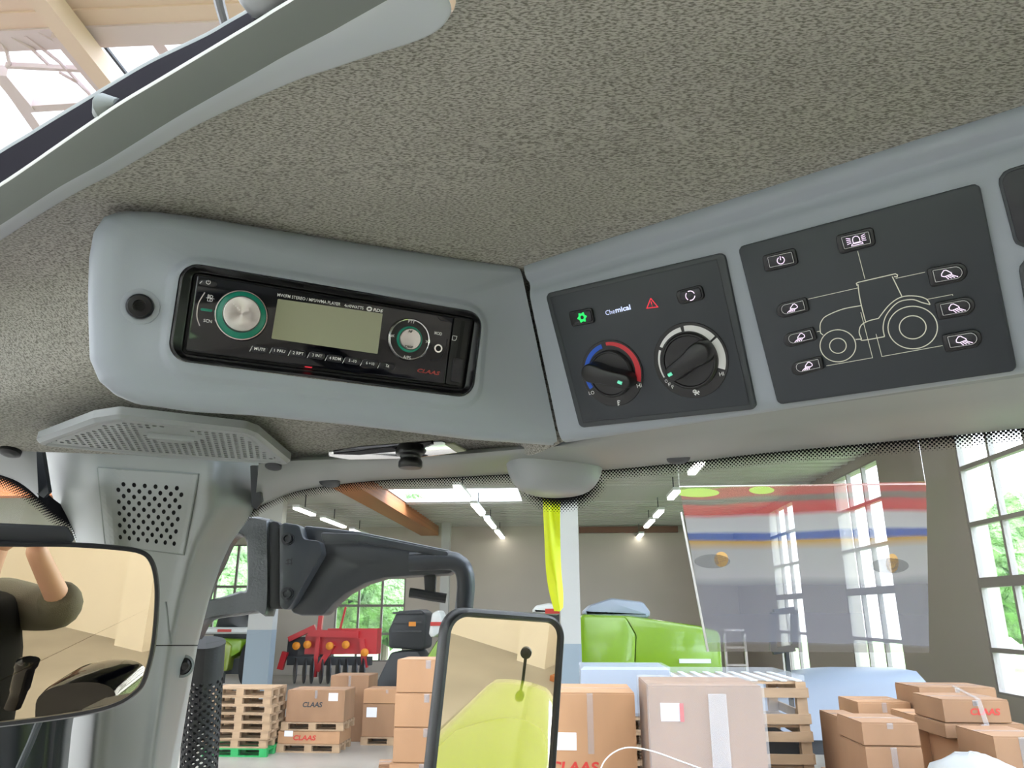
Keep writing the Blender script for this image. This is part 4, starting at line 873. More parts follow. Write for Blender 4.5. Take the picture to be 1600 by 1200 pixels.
# --- climate panel
ac = thing('climate_panel', FB.px(1015, 530), 'dark grey climate panel with two rotary knobs in the overhead console', 'control panel')
flat(FB, [(851, 459), (1131, 394), (1182, 640), (905, 669)], -.002, .0030, 'base_plate', M['darkgrey2'], ac, .004, .0012)
flat(FB, [(860, 465), (1120, 405), (1171, 632), (912, 660)], .0026, .0034, 'face_sheet', M['darkgrey'], ac, .0015, .0002)
strokes(FB, [[FB.ab(x, y, .003) for x, y in [(860, 465), (1120, 405), (1171, 632), (912, 660), (860, 465)]]], .0004, .0036).obj('edge_groove', M['machine_black'], ac, 0)
HB = .0034
def button(F, q, par, nm='push_button', r=.002, cap=True, rr=None):
    mb = prism(MB(), F, rpoly([F.ab(*p, HB) for p in q], rr or r, 5), HB-.001, HB+.0022, .0009).obj(nm, M['black'], par, 35)
    if cap:
        c = np.mean(np.array(q, float), 0); qi = [tuple(c+(np.array(p)-c)*np.array([.80, .76])) for p in q]
        prism(MB(), F, rpoly([F.ab(*p, HB+.0022) for p in qi], [x*.7 for x in rr] if rr else r*.7, 5), HB+.001, HB+.0034, .0008).obj('key_cap', M['navy'], mb, 35)
    return mb
b1 = button(FB, [(889.5, 487), (926, 480.5), (930.5, 503.5), (895, 510)], ac)
def star(F, cx, cy, rx, h):
    c = F.ab(cx, cy, h); k = np.linalg.norm(F.ab(cx+rx, cy, h)-c); o = MB(); out = []; inn = []
    for i in range(24):
        a = i*math.pi/12; r_ = k*(1.0 if i % 4 == 0 else .68 if i % 4 == 2 else .8); out.append(F.pt(c+r_*np.array([math.cos(a), math.sin(a)]), h)); inn.append(F.pt(c+k*.34*np.array([math.cos(a), math.sin(a)]), h))
    return o.loft([out, inn])
star(FB, 909.5, 496, 8, HB+.0036).obj('snowflake_symbol', M['lit_green'], b1, 0)
b2 = button(FB, [(1056, 455), (1097, 444), (1103, 467), (1062, 476)], ac, r=.003)
c = FB.ab(1078.5, 462, HB+.0036); k = .0031
strokes(FB, [[c+k*np.array([math.cos(a), math.sin(a)]) for a in np.linspace(a0, a0+1.65, 10)] for a0 in (.25, 2.3, 4.4)], .0006, HB+.0036).obj('recirculation_symbol', M['lit'], b2, 0)
text('Che', FB, (946, 489.2), (960.5, 485.7), 7.5, M['lit_blue'], ac, HB+.0003, 0)
text('mical', FB, (961.5, 485), (985, 479.5), 8.2, M['lit_blue'], ac, HB+.0003, .03)
tri = strokes(FB, [[FB.ab(x, y, HB) for x, y in [(1017, 466), (1011, 481.5), (1028, 479.5), (1017, 466)]], [FB.ab(1017.5, 471, HB), FB.ab(1018.7, 476, HB)], [FB.ab(1019.2, 477.4, HB), FB.ab(1019.5, 478.6, HB)]], .0007, HB+.0003)
tri.obj('warning_symbol', M['lit_red'], ac, 0)
def annseg(F, C_, R0, R1, A, B, h, nm, m, par, n=24, taper=1):
    c = F.ab(*C_, h); pa = F.ab(*A, h)-c; pb = F.ab(*B, h)-c; a = math.atan2(pa[1], pa[0]); b = math.atan2(pb[1], pb[0])
    if b < a: b += 2*math.pi
    ro_, ri_ = [], []
    for k in range(n+1):
        t = a+(b-a)*k/n; rr = R0 if np.isscalar(R0) else R0[0]+(R0[1]-R0[0])*k/n
        ro_.append(F.pt(c+R1*np.array([math.cos(t), math.sin(t)]), h)); ri_.append(F.pt(c+rr*np.array([math.cos(t), math.sin(t)]), h))
    return MB().grid([ro_, ri_]).obj(nm, m, par, 0)
def dial(C_, R, kr_, grip, gtop, mark, par, segs, labels, sym):
    cc = FB.px(*C_, HB); t = MB().lathe(cc, nB, [(R, -.001), (R, .0005), (R*.99, .0008)], 72).obj('dial_scale', M['black'], par)
    for A_, B_, r0, r1, m_ in segs: annseg(FB, C_, r0, r1, A_, B_, HB+.0012, 'scale_segment', M[m_], t)
    for s, p0, p1, hp in labels: text(s, FB, p0, p1, hp, M['white_print'], t, HB+.0012, .008)
    kn = MB().lathe(cc, nB, [(kr_*1.04, .0005), (kr_*1.03, .0030), (kr_*.97, .0042), (kr_*.93, .0042), (kr_*.90, .0035)], 64).obj('rotary_knob', M['black'], par)
    (ax_, ay_, ra), (bx_, by_, rb_) = grip; hb = HB+.003; ht = HB+gtop
    def stad(h, k):
        a = FB.ab(ax_, ay_, ht); b = FB.ab(bx_, by_, ht); d = nrm(b-a); th = math.atan2(d[1], d[0]); pts = []
        for q in np.linspace(th-math.pi/2, th+math.pi/2, 12): pts.append(b+rb_*k*np.array([math.cos(q), math.sin(q)]))
        m1 = (a+b)/2; w_ = (ra*.62+rb_*.38)*k; nn_ = np.array([-d[1], d[0]])
        for f_, ww in ((.66, .36), (.4, .47), (.2, .8)): q = b+(a-b)*(1-f_); rr = (rb_*f_+ra*(1-f_))*k*(.9 if f_ > .3 else 1.0); pts.append(q+nn_*rr)
        for q in np.linspace(th+math.pi/2, th+3*math.pi/2, 14): pts.append(a+ra*k*np.array([math.cos(q), math.sin(q)]))
        for f_ in (.2, .4, .66): q = b+(a-b)*(1-f_); rr = (rb_*f_+ra*(1-f_))*k*(.9 if f_ > .3 else 1.0); pts.append(q-nn_*rr)
        return [FB.pt(p, h) for p in pts]
    MB().loft([stad(hb, 1.06), stad(ht-.002, 1.0), stad(ht-.0006, .94), stad(ht, .82)], cap0=True, cap1=True).obj('grip', M['black'], kn, 50)
    mm_ = mark; a = FB.ab(mm_[0], mm_[1], ht); b = FB.ab(mm_[2], mm_[3], ht); d = nrm(b-a)
    MB().tube([FB.pt(a, ht), FB.pt(b, ht)], .0012, 10, flat=(1, 1)).obj('pointer_mark', M['mint'], kn)
    for ln in sym: pass
    strokes(FB, [[FB.ab(x, y, HB+.0012) for x, y in l] for l in sym], .0007, HB+.0012).obj('dial_symbol', M['white_print'], t, 0)
    return t
K = .522/FPX
dial((956, 583), .0243, .0166, ((920, 584, .0068), (972, 596.5, .0056)), .015, (965.5, 596.5, 972, 599), ac,
     [((921, 609), (939, 537.5), .0190, .0222, 'blue'), ((946, 535), (1001, 597), (.0202, .0180), .0226, 'red')],
     [('LO', (920, 614.5), (928.5, 613), 5.5), ('HI', (995, 603.3), (1002.5, 601.8), 6)],
     [[(965, 626), (966, 634)], [(965, 626), (969, 626.5)], [(965.3, 629), (968, 629.3)], [(965.6, 632), (968, 632.3)]])
dial((1079, 563), .0260, .0188, ((1090, 553, .0075), (1051, 583, .0056)), .015, (1044.5, 586.5, 1050, 583.5), ac,
     [((1036, 591), (1027.5, 546), (.0222, .0216), .0232, 'white_print'), ((1029, 541), (1063, 511.5), (.0214, .0202), .0234, 'white_print'), ((1068, 510), (1114, 528), (.0200, .0190), .0237, 'white_print'), ((1116, 531), (1132, 577.5), (.0190, .0192), .0240, 'white_print')],
     [('HI', (1124, 585), (1131, 583.5), 6), ('O', (1038.8, 596), (1043, 595), 5), ('F', (1044.2, 601), (1048, 600), 5), ('F', (1049.5, 605), (1053, 604), 5)],
     [[(1085.5+2.6*math.cos(a)*s, 611.5+2.2*math.sin(a)) for a in np.linspace(0, 6.3, 8)] for s in (1,)]+[[(1085.5, 611.5), (1092.5, 616.5)], [(1092.5, 611.5), (1085.5, 616.5)], [(1090.5, 610.8), (1093, 613)], [(1085, 615.5), (1087.5, 617.5)]])
# --- work light panel
wp = thing('work_light_panel', FB.px(1370, 460), 'dark grey work light panel with white tractor outline and eight lit switches', 'control panel')
flat(FB, [(1152, 386), (1530, 285), (1590, 580), (1215, 633)], -.002, .0034, 'base_plate', M['darkgrey'], wp, .0035, .0010)
def T(x, y): return (1140+.3166*x, 270+.3167*y)
def TT(l): return [FB.ab(*T(x, y), HB) for x, y in l]
def ell(cx, cy, rx, ry, n=48): return [(cx+rx*math.cos(a), cy+ry*math.sin(a)) for a in np.linspace(0, 2*math.pi, n+1)]
def sm(l, n=6): return [tuple(p) for p in cr([np.array(q, float) for q in l], n)]
thick = [[(630, 557), (626, 545), (636, 540), (818, 498), (829, 504), (827, 513), (812, 512)], sm([(634, 550), (640, 600), (652, 660), (672, 737)]), [(803, 512), (850, 608)],
 sm([(650, 655), (560, 672), (480, 705), (455, 730), (447, 755), (449, 790)]), [(449, 790), (462, 800)], ell(535, 853, 88, 79), ell(535, 853, 41, 37), ell(904, 763, 122, 105), ell(904, 762, 66, 57),
 sm([(735, 718), (790, 650), (850, 612), (920, 608), (970, 622), (990, 650)]), sm([(765, 808), (758, 760), (775, 700), (830, 640), (900, 625), (950, 640), (990, 650)]), sm([(735, 718), (685, 731), (650, 752), (640, 785), (650, 815), (660, 826), (765, 808)]), [(622, 822), (650, 820)]]
thin = [[(632, 385), (668, 523)], [(388, 623), (632, 568)], [(820, 521), (965, 490)], [(975, 624), (1100, 600), (1102, 606)], [(648, 688), (706, 912), (478, 952)], [(723, 795), (752, 906), (1052, 852)], [(430, 784), (450, 780)]]
strokes(FB, [TT(l) for l in thick], .00055, HB+.0003).obj('tractor_outline', M['cream_print'], wp, 0)
strokes(FB, [TT(l) for l in thin], .00035, HB+.0003).obj('leader_lines', M['cream_print'], wp, 0)
sw = [('p', [(162, 410), (325, 368), (343, 450), (178, 490)]), ('b', [(522, 310), (708, 265), (725, 355), (545, 402)]),
      ('l', [(228, 650), (380, 610), (396, 680), (243, 722)]), ('l', [(263, 798), (415, 757), (435, 822), (278, 865)]), ('l', [(300, 938), (455, 900), (470, 965), (316, 1005)]),
      ('r', [(973, 472), (1165, 434), (1182, 526), (993, 564)]), ('r', [(1010, 642), (1203, 601), (1219, 691), (1030, 727)]), ('r', [(1046, 800), (1238, 762), (1254, 853), (1066, 885)])]
for kd, q in sw:
    qp = [T(*p) for p in q]; R_ = [.0022]*4
    if kd == 'l': R_ = [.006, .0015, .0015, .006]
    if kd == 'r': R_ = [.0015, .006, .006, .0015]
    b = button(FB, qp, wp, 'light_switch', .0022, True, R_)
    c = np.mean(np.array(qp), 0); h = HB+.0037
    C = [FB.ab(*tuple(c+(np.array(p)-c)*np.array([.72, .62])), h) for p in qp]
    ln = rpoly(C, [x*(.6 if x > .003 else .2) for x in R_], 4); strokes(FB, [ln+[ln[0]]], .00022, h).obj('outline', M['white_print'], b, 0)
    U = (FB.ab(*qp[1], h)-FB.ab(*qp[0], h)+FB.ab(*qp[2], h)-FB.ab(*qp[3], h)); U = nrm(U); V = nrm(FB.ab(*qp[3], h)-FB.ab(*qp[0], h)); c2 = FB.ab(c[0], c[1], h); s_ = .000165*(1.15 if kd == 'r' else 1.0)
    s_ *= 1.25 if kd == 'b' else 1
    G = lambda pts: [c2+(U*x+V*y)*s_ for x, y in pts]
    if kd == 'p': L_ = [G([(13*math.sin(a), -13*math.cos(a)+2) for a in np.linspace(.45, 5.83, 22)]), G([(0, -14), (0, 1)])]; wd_ = .0005
    elif kd == 'b': L_ = [G([(-9, 6), (-9, -4), (-6, -10), (0, -12), (6, -10), (9, -4), (9, 6), (-9, 6)]), G([(-13, 8), (13, 8), (15, 13), (-15, 13), (-13, 8)])]+[G([(s*14, y), (s*25, y*1.5)]) for s in (-1, 1) for y in (-8, -4, 0, 4)]; wd_ = .0004
    else:
        s = 1 if kd == 'r' else -1
        L_ = [G([(s*x, y) for x, y in [(-17, 3), (-16, -4), (-9, -12), (-3, -12), (8, -2), (9, 2), (-10, 6), (-17, 3)]])]+[G([(s*(-7+k*5), 7-k*.9), (s*(-1+k*8), 15-k*.5)]) for k in range(4)]; wd_ = .00042
    strokes(FB, L_, wd_, h).obj('switch_symbol', M['lit'], b, 0)
for q, lb in (([(1556, 270), (1720, 220), (1745, 350), (1588, 391)], 'upper dark screen panel cut by the right edge of the photo'), ([(1590, 408), (1760, 362), (1790, 540), (1620, 592)], 'lower dark screen panel cut by the right edge of the photo')):
    t = thing('blank_panel', FB.px(*q[0]), lb, 'panel'); flat(FB, q, -.002, .0022, 'frame', M['darkgrey2'], t, .006, .001)
    c = np.mean(np.array(q, float), 0); flat(FB, [tuple(c+(np.array(p)-c)*.93) for p in q], .0015, .003, 'screen', M['navy'], t, .005, .0004)
# --- perforated loudspeaker lid under the headliner
LQ = [(45, 692, .1515), (142, 655, .1585), (186, 649, .1600), (385, 671, .1580), (400, 677, .1570), (458, 724, .1440), (250, 713, .1480)]
lp = [PZ(x, y, z-.004) for x, y, z in LQ]
o_ = PZ(45, 692, .1470); uL = nrm(PZ(458, 724, .1400)-o_); t_ = PZ(150, 654, .1535)-o_; nL = nrm(np.cross(uL, t_)); nL = nL if nL[2] < 0 else -nL; vL = nrm(np.cross(uL, nL)); vL = vL if vL@t_ > 0 else -vL
FL = Frame(o_, uL, vL, nL)
lid = thing('speaker_lid', FL.px(250, 690), 'perforated trapezoid grey speaker lid under the headliner above the pillar', 'speaker cover')
lo = rpoly([FL.ab(x, y) for x, y in [(45, 692), (144, 655), (184, 649), (382, 671), (402, 678), (459, 725), (250, 713)]], .008, 4)
li = inset(lo, .010)
MB().loft([[FL.pt(p, -.008) for p in lo], [FL.pt(p, -.001) for p in lo], [FL.pt(p, .002) for p in inset(lo, .003)], [FL.pt(p, .002) for p in inset(lo, .008)], [FL.pt(p, .0005) for p in li]], cap0=True).obj('lid_rim', M['plastic2'], lid, 40)
A_ = np.array(li); umin, vmin = A_.min(0); umax, vmax = A_.max(0); cs = .0058
nx_ = int((umax-umin)/cs); ny_ = int((vmax-vmin)/cs)+1
def inside(p, poly):
    c = False; n = len(poly)
    for i in range(n):
        a = poly[i]; b = poly[(i+1) % n]
        if (a[1] > p[1]) != (b[1] > p[1]) and p[0] < (b[0]-a[0])*(p[1]-a[1])/(b[1]-a[1])+a[0]: c = not c
    return c
li2 = inset(lo, .013); tabc = FL.ab(268, 677)
ctr = lambda i, j: np.array([umin+(i+.5)*cs, vmin+(j+.5)*cs])
sh, bt = perf(lambda s, t, h: FL.pt((umin+s*cs, vmin+t*cs), .0012+h), nx_+1, ny_, lambda i, j: inside(ctr(i, j), inset(lo, .007)), lambda i, j: inside(ctr(i, j), li2) and np.linalg.norm((ctr(i, j)-tabc)/np.array([.026, .016])) > 1, .34, .0012)
sh.obj('perforated_sheet', M['plastic2'], lid, 0); bt.obj('hole_shadow', M['dot'], lid, 0)['kind'] = 'stuff'
tb_ = MB(); tr_ = []
for k in range(13):
    a = math.pi*k/12; tr_.append(tabc+np.array([.019*math.cos(a), .010*math.sin(a)*(-1 if (FL.ab(268, 690)-tabc)[1] < 0 else 1)]))
prism(tb_, FL, tr_, 0, .006, .002).obj('finger_tab', M['plastic2'], lid, 40)
# --- reading lamp
o_ = PZ(485, 709, .1425); e_ = PZ(732, 707, .131); t_ = PZ(600, 693, .145)-o_; uR = nrm(e_-o_); nR = nrm(np.cross(uR, t_)); nR = nR if nR[2] < 0 else -nR; vR = nrm(np.cross(uR, nR)); FR = Frame(o_, uR, vR, nR)
rl = thing('reading_lamp', FR.px(600, 705), 'flush map lamp with dark lens and chrome strip under the radio console', 'lamp')
flat(FR, [(485, 709), (560, 698), (690, 687.5), (733, 706), (640, 717), (545, 719)], -.004, .003, 'chrome_plate', M['chrome'], rl, .004, .0015)
flat(FR, [(486, 709), (560, 697.5), (692, 687), (655, 702.5), (560, 711.5)], .002, .0055, 'dark_lens', M['piano'], rl, .002, .001)
flat(FR, [(690, 692), (708, 692), (731, 705), (712, 707)], .002, .005, 'clear_lens', M['lcd'], rl, .001, .001)
kc = FR.px(642, 706, .004); MB().lathe(kc, (0, 0, -1), [(.011, -.006), (.0135, .0), (.013, .0025), (.0095, .004), (.009, .006), (.0105, .009), (.0105, .013), (.0095, .0145), (.005, .015)], 32).obj('swivel_nozzle', M['black'], rl)
# --- windscreen header trim
ED = [(404, 727, .735, 398, 792, .860), (430, 724, .735, 420, 783, .852), (460, 722, .732, 462, 767, .835), (520, 720, .725, 520, 757, .815), (600, 716, .705, 600, 749, .79), (700, 713, .68, 700, 745, .762), (790, 706, .645, 790, 740, .737), (872, 699, .606, 880, 737, .715), (960, 690, .585, 960, 732, .695), (1080, 676, .550, 1080, 720, .665), (1200, 660, .52, 1200, 706, .635), (1350, 641, .485, 1350, 692, .600), (1500, 622, .455, 1500, 678, .57), (1650, 602, .43, 1650, 662, .54), (1850, 575, .40, 1850, 640, .50)]
rows = [[], [], [], [], [], []]
for a, b, c, d, e, f in ED:
    p0 = P(a, b-2, c); q = P(d, e, f); p = P(a, b-8, c+.01)
    m1 = P(a*.75+d*.25, b*.72+e*.28, c*.83+f*.17); m2 = P(a*.4+d*.6, b*.4+e*.6, c*.55+f*.45); q2 = P(d, e, f+.015)
    if a > 880: p = p0+(p0-m1)*.9
    for r_, v_ in zip(rows, (p, p0, m1, m2, q, q2)): r_.append(v_)
rows = [cr(r_, 5) for r_ in rows]; rows = [[r_[j] for r_ in rows] for j in range(len(rows[0]))]; rows = [cr(r_, 3) for r_ in rows]
MBh = MB(); MBh.grid(rows)
ht_ = thing('header_trim', P(900, 720, .65), 'smooth grey trim strip along the top of the windscreen', 'trim panel')
MBh.obj('trim_strip', M['plastic4'], ht_, 70)
for x, y, d, w_ in ((1060, 716, .648, .010), (515, 754, .80, .011), (427, 729, .735, .008)):
    c = P(x, y, d-.004); MB().lathe(c, (0, -.35, -1), [(w_, -.002), (w_, .0004), (w_*.8, .001), (w_*.3, .0012)], 24).obj('trim_plug', M['steel_dark'], ht_)
# wiper motor cover bulge
bc = P(866, 737, .69); rs = []
fwB = nrm(np.cross(uB, (0, 0, 1))); fwB = fwB if fwB[1] > 0 else -fwB
for i in range(12):
    ph = math.pi/2*i/11; rr = math.cos(ph)**.55 if i < 11 else .02; z = -.034*math.sin(ph)
    rs.append([bc+uB*(.041+.004*math.sin(t))*math.cos(t)*rr*(1 if math.cos(t) > 0 else 1.08)+fwB*.05*math.sin(t)*rr+np.array([0, 0, z+.012]) for t in np.linspace(0, 2*math.pi, 40, endpoint=False)])
MB().loft(rs, cap0=True, cap1=True).obj('wiper_cover', M['plastic2'], ht_, 60)
# --- windscreen pane with printed dot band
def frit_mat():
    m = bpy.data.materials.new('windscreen glass with dot band'); m.use_nodes = True; nt = m.node_tree; L = nt.links.new; N = nt.nodes.new
    nt.nodes.remove(nt.nodes['Principled BSDF']); out = nt.nodes['Material Output']
    def mth(op, a, b=None, c=None):
        n = N('ShaderNodeMath'); n.operation = op
        for i, q in enumerate((a, b, c)):
            if q is None: continue
            if isinstance(q, (int, float)): n.inputs[i].default_value = q
            else: L(q, n.inputs[i])
        return n.outputs[0]
    uv = N('ShaderNodeUVMap'); uv.uv_map = 'UVMap'; sp = N('ShaderNodeSeparateXYZ'); L(uv.outputs[0], sp.inputs[0])
    at = N('ShaderNodeAttribute'); at.attribute_name = 'frit'
    pit = .0032; u = mth('DIVIDE', sp.outputs[0], pit); v = mth('DIVIDE', sp.outputs[1], pit)
    a = mth('SUBTRACT', mth('FRACT', mth('ADD', u, v)), .5); b = mth('SUBTRACT', mth('FRACT', mth('SUBTRACT', u, v)), .5)
    r = mth('SQRT', mth('ADD', mth('MULTIPLY', a, a), mth('MULTIPLY', b, b)))
    dot = mth('LESS_THAN', r, at.outputs['Fac'])
    tr = N('ShaderNodeBsdfTransparent'); tr.inputs[0].default_value = (.93, .95, .945, 1); gl_ = N('ShaderNodeBsdfGlossy'); gl_.inputs['Roughness'].default_value = .01
    fr = N('ShaderNodeFresnel'); fr.inputs[0].default_value = 1.18; g_ = N('ShaderNodeMixShader'); L(fr.outputs[0], g_.inputs[0]); L(tr.outputs[0], g_.inputs[1]); L(gl_.outputs[0], g_.inputs[2])
    di = N('ShaderNodeBsdfDiffuse'); di.inputs[0].default_value = (.012, .012, .014, 1)
    mx = N('ShaderNodeMixShader'); L(dot, mx.inputs[0]); L(g_.outputs[0], mx.inputs[1]); L(di.outputs[0], mx.inputs[2]); L(mx.outputs[0], out.inputs[0]); return m
M['frit'] = frit_mat()
def pane(name, top, label, lean, band, extra=None, parent=None, down=.75):
    top = cr(top, 10); s = [0]
    for i in range(1, len(top)): s.append(s[-1]+np.linalg.norm(top[i]-top[i-1]))
    vs_ = list(np.linspace(-.012, .05, 32))+[.07, .1, .2, .4, down]
    g = [[np.array(p)+np.array([lean[0]*v, lean[1]*v, -v]) for p in top] for v in vs_]
    mb = MB().grid(g); o = mb.obj(name, M['frit'], parent, 60, label=label, cat='window pane' if label else None)
    uvl = o.data.uv_layers.new(name='UVMap'); n = len(top); at = o.data.attributes.new('frit', 'FLOAT', 'POINT')
    for lp_ in o.data.loops: k = lp_.vertex_index; uvl.data[lp_.index].uv = (s[k % n], vs_[k//n])
    for k in range(len(o.data.vertices)):
        v = vs_[k//n]; f = .62-(.62-.16)*(v-.001)/band if v < band else 0
        if v < .001: f = .9
        p = np.array(o.data.vertices[k].co)
        if extra is not None:
            dd_ = np.linalg.norm((p-extra[0])*np.array([1, 1, 1.35])); q = .62-(.62-.16)*(dd_-extra[1])/.014
            if q > .15: f = max(f, min(.9, q))
        at.data[k].value = max(0, f)
    return o
wtop = [P(d-40 if i == 0 else d, e-4, f+.012) for i, (a, b, c, d, e, f) in enumerate(ED)]
bp_ = min(wtop, key=lambda p: abs((ray(866, 735)[0]/ray(866, 735)[1])-(p-CAM)[0]/(p-CAM)[1]))
pane('windscreen', [P(335, 835, .90)]+wtop[1:], 'clear tractor windscreen with black dotted band along its upper edge', (-.02, .12), .0125, (P(868, 742, .712), .036))
# --- corner pillar
prow = [(690, 62, 412), (705, 66, 408), (740, 72, 404), (765, 78, 402), (790, 88, 400), (805, 98, 391), (830, 112, 372), (850, 120, 358), (880, 125, 344), (940, 124, 324), (1008, 121, 307), (1060, 118, 298), (1120, 113, 288), (1200, 106, 275), (1320, 96, 255)]
def prow_at(y):
    for i in range(len(prow)-1):
        if prow[i][0] <= y <= prow[i+1][0]:
            t = (y-prow[i][0])/(prow[i+1][0]-prow[i][0]); return (prow[i][1]*(1-t)+prow[i+1][1]*t, prow[i][2]*(1-t)+prow[i+1][2]*t)
    return prow[-1][1:]
def pd(x, y):
    l, r = prow_at(y); s = (x-l)/(r-l); s = max(0, min(1, s)); base = .80+.02*(y-700)/500
    e = .085*max(0, (.22-s)/.22)**2+.10*max(0, (s-.72)/.28)**2
    rib = -.010*math.exp(-((s-.24)/.07)**2)-.010*math.exp(-((s-.78)/.06)**2)
    return base-.03+e+rib*min(1, max(.35, (y-700)/60))
def pillar_piece(ys, nm, off=0):
    rows = []
    for y in ys:
        l, r = prow_at(y); rr = [P(l, y, pd(l, y)+.05+off)]
        for k in range(41): x = l+(r-l)*k/40; rr.append(P(x, y, pd(x, y)+off))
        rr.append(P(r+2, y, pd(r, y)+.06+off)); rows.append(rr)
    return MB().grid(rows)
pil = thing('corner_pillar', P(230, 900, .8), 'light grey corner pillar trim with round speaker holes beside the cab mirror', 'pillar')
pillar_piece(list(np.linspace(690, 1007.5, 60)), '').obj('upper_cover', M['plastic4'], pil, 70)
pillar_piece([1007.6, 1008.5, 1009.5], '', .004).obj('seam', M['dot'], pil, 70)
pillar_piece(list(np.linspace(1009.5, 1320, 40)), '', .001).obj('lower_cover', M['plastic4'], pil, 70)
# speaker plate with holes
def PP(x, y, h): return P(x, y, pd(x, y)-h)
GQ = [(153, 731), (310, 741), (287, 866), (165, 850)]
def bil(s, t):
    q = [np.array(p, float) for p in GQ]; return (q[0]*(1-s)+q[1]*s)*(1-t)+(q[3]*(1-s)+q[2]*s)*t
NX, NY = 18, 13
def g3(s, t, h): x, y = bil(s/NX, t/NY); return PP(x, y, .0022+h)
def hole(i, j): return (i+j) % 2 == 0 and 3 <= i <= 15 and 2 <= j <= 11
sh, bt = perf(g3, NX, NY, lambda i, j: True, hole, .40, .0019)
gp = sh.obj('speaker_plate', M['plastic4'], pil, 0); bt.obj('hole_shadow', M['dot'], gp, 0)['kind'] = 'stuff'
ed = [PP(*bil(*p), .0012) for p in [(k/12, 0) for k in range(12)]+[(1, k/12) for k in range(12)]+[(1-k/12, 1) for k in range(12)]+[(0, 1-k/12) for k in range(13)]]
MB().tube(ed, .0012, 6).obj('plate_groove', M['plastic3'], pil)
gs = [np.array(p, float) for p in [(259, 940), (262, 960), (264, 985), (267, 1005)]]
MB().tube([PP(x, y, .0) for x, y in cr(gs, 4)], .0012, 6).obj('panel_line', M['plastic3'], pil)
c = PP(286, 1041, .001); MB().lathe(c, nrm(CAM-c)+np.array([.5, 0, 0]), [(.012, 0), (.012, .001), (.009, .002), (.009, -.002)], 24, cap=False).obj('hook_seat', M['plastic3'], pil)
MB().lathe(c, nrm(CAM-c)+np.array([.5, 0, 0]), [(.0088, -.001), (.0088, .001), (.004, .006), (.002, .006)], 24).obj('coat_hook', M['screw'], pil)
# dark gaskets both sides of the pillar top and left side trim
def sheet(pts, d0, nm, m, par, th=.006, **k):
    v = [P(x, y, d) for (x, y), d in zip(pts, d0)]; n_ = nrm(np.cross(v[1]-v[0], v[2]-v[0])); c = sum(v)/len(v); n_ = n_ if n_@(CAM-c) > 0 else -n_
    return MB().loft([[p-n_*th for p in v], [p for p in v]], cap0=True, cap1=True).obj(nm, m, par, 0, **k)
sheet([(391, 728), (401, 728), (409, 785), (400, 796), (393, 792)], [.80]*5, 'edge_gasket', M['steel_dark'], pil)
sheet([(52, 706), (66, 707), (76, 770), (68, 778), (58, 772)], [.80]*5, 'edge_gasket', M['steel_dark'], pil)
lt = thing('side_trim', P(20, 730, .78), 'grey trim piece at the far left above the side window', 'trim panel')
L0 = [[P(x, y, d) for x, y, d in r_] for r_ in ([(-200, 690, .70), (-60, 694, .73), (20, 697, .742), (58, 702, .75)], [(-200, 700, .69), (-60, 703, .725), (20, 706, .74), (57, 708, .75)], [(-200, 715, .76), (-60, 728, .79), (20, 745, .80), (60, 772, .80)], [(-200, 712, .80), (-60, 728, .82), (20, 748, .82), (60, 776, .82)])]
L0 = [cr(r_, 6) for r_ in L0]; L0 = [[r_[j] for r_ in L0] for j in range(len(L0[0]))]; MB().grid([cr(r_, 4) for r_ in L0]).obj('trim_cover', M['plastic2'], lt, 60)
c = P(15, 707, .735); MB().lathe(c, (0, -.3, -1), [(.010, -.003), (.010, .001), (.006, .003), (.003, .003)], 20).obj('trim_plug', M['black'], lt)
pane('side_window', [P(-260, 700, .80), P(-60, 728, .822), P(0, 743, .825), (P(30, 757, .827)), P(60, 778, .83), P(85, 800, .835), P(130, 830, .86)], 'side window pane with dotted edge at the far left', (-.05, .05), .014)
# ================================================================ MIRRORS
class Mir:
    def __init__(s, O, n): s.O = np.array(O); s.n = nrm(n)
    def rf(s, p): p = np.array(p); return p-2*((p-s.O)@s.n)*s.n
    def frame(s):
        u = nrm(np.cross((0, 0, 1), s.n)); u = u if u@RT > 0 else -u; v = nrm(np.cross(u, s.n)); v = v if v[2] < 0 else -v; return Frame(s.O, u, v, s.n)
nI = -nrm(ray(52, 818)); MI = Mir(P(100, 980, .5), nI); FI = MI.frame()
im = thing('cab_mirror', P(100, 980, .5), 'black-framed interior mirror at lower left reflecting a raised arm', 'mirror')
MO_ = [(-150, 838), (0, 846), (100, 847), (180, 852), (222, 859), (240, 875), (248, 905), (249, 945), (243, 1010), (230, 1060), (214, 1084), (180, 1105), (120, 1120), (0, 1136), (-150, 1150), (-175, 1120), (-175, 870)]
mo2 = [FI.ab(*p) for p in MO_]; mo2 = [p for p in cr([np.append(q, 0) for q in mo2+[mo2[0]]], 4)][:-1]; mo2 = [p[:2] for p in mo2]
def ginset(poly, d):
    n = len(poly); A = np.array(poly); out = []
    for i in range(n):
        e = A[(i+1) % n]-A[i-1]; e = nrm(e); q = np.array([-e[1], e[0]]); 
        if inside(A[i]+q*.001, poly) is False: q = -q
        out.append(A[i]+q*d)
    return out
i1 = ginset(mo2, .0012); i2 = ginset(mo2, .0032)
MB().loft([[FI.pt(p, -.022) for p in ginset(mo2, .004)], [FI.pt(p, -.01) for p in mo2], [FI.pt(p, .001) for p in mo2], [FI.pt(p, .003) for p in i1], [FI.pt(p, .0026) for p in i2], [FI.pt(p, -.001) for p in i2]], cap0=True).obj('frame', M['black'], im, 50)
MB().add([FI.pt(p, .0006) for p in i2], [tuple(range(len(i2)))]).obj('mirror_glass', M['mirror'], im, 0)
flat(FI, [(-120, 812), (106, 822), (124, 853), (-120, 845)], -.03, -.004, 'mount_cover', M['blackm'], im, .004, .002)
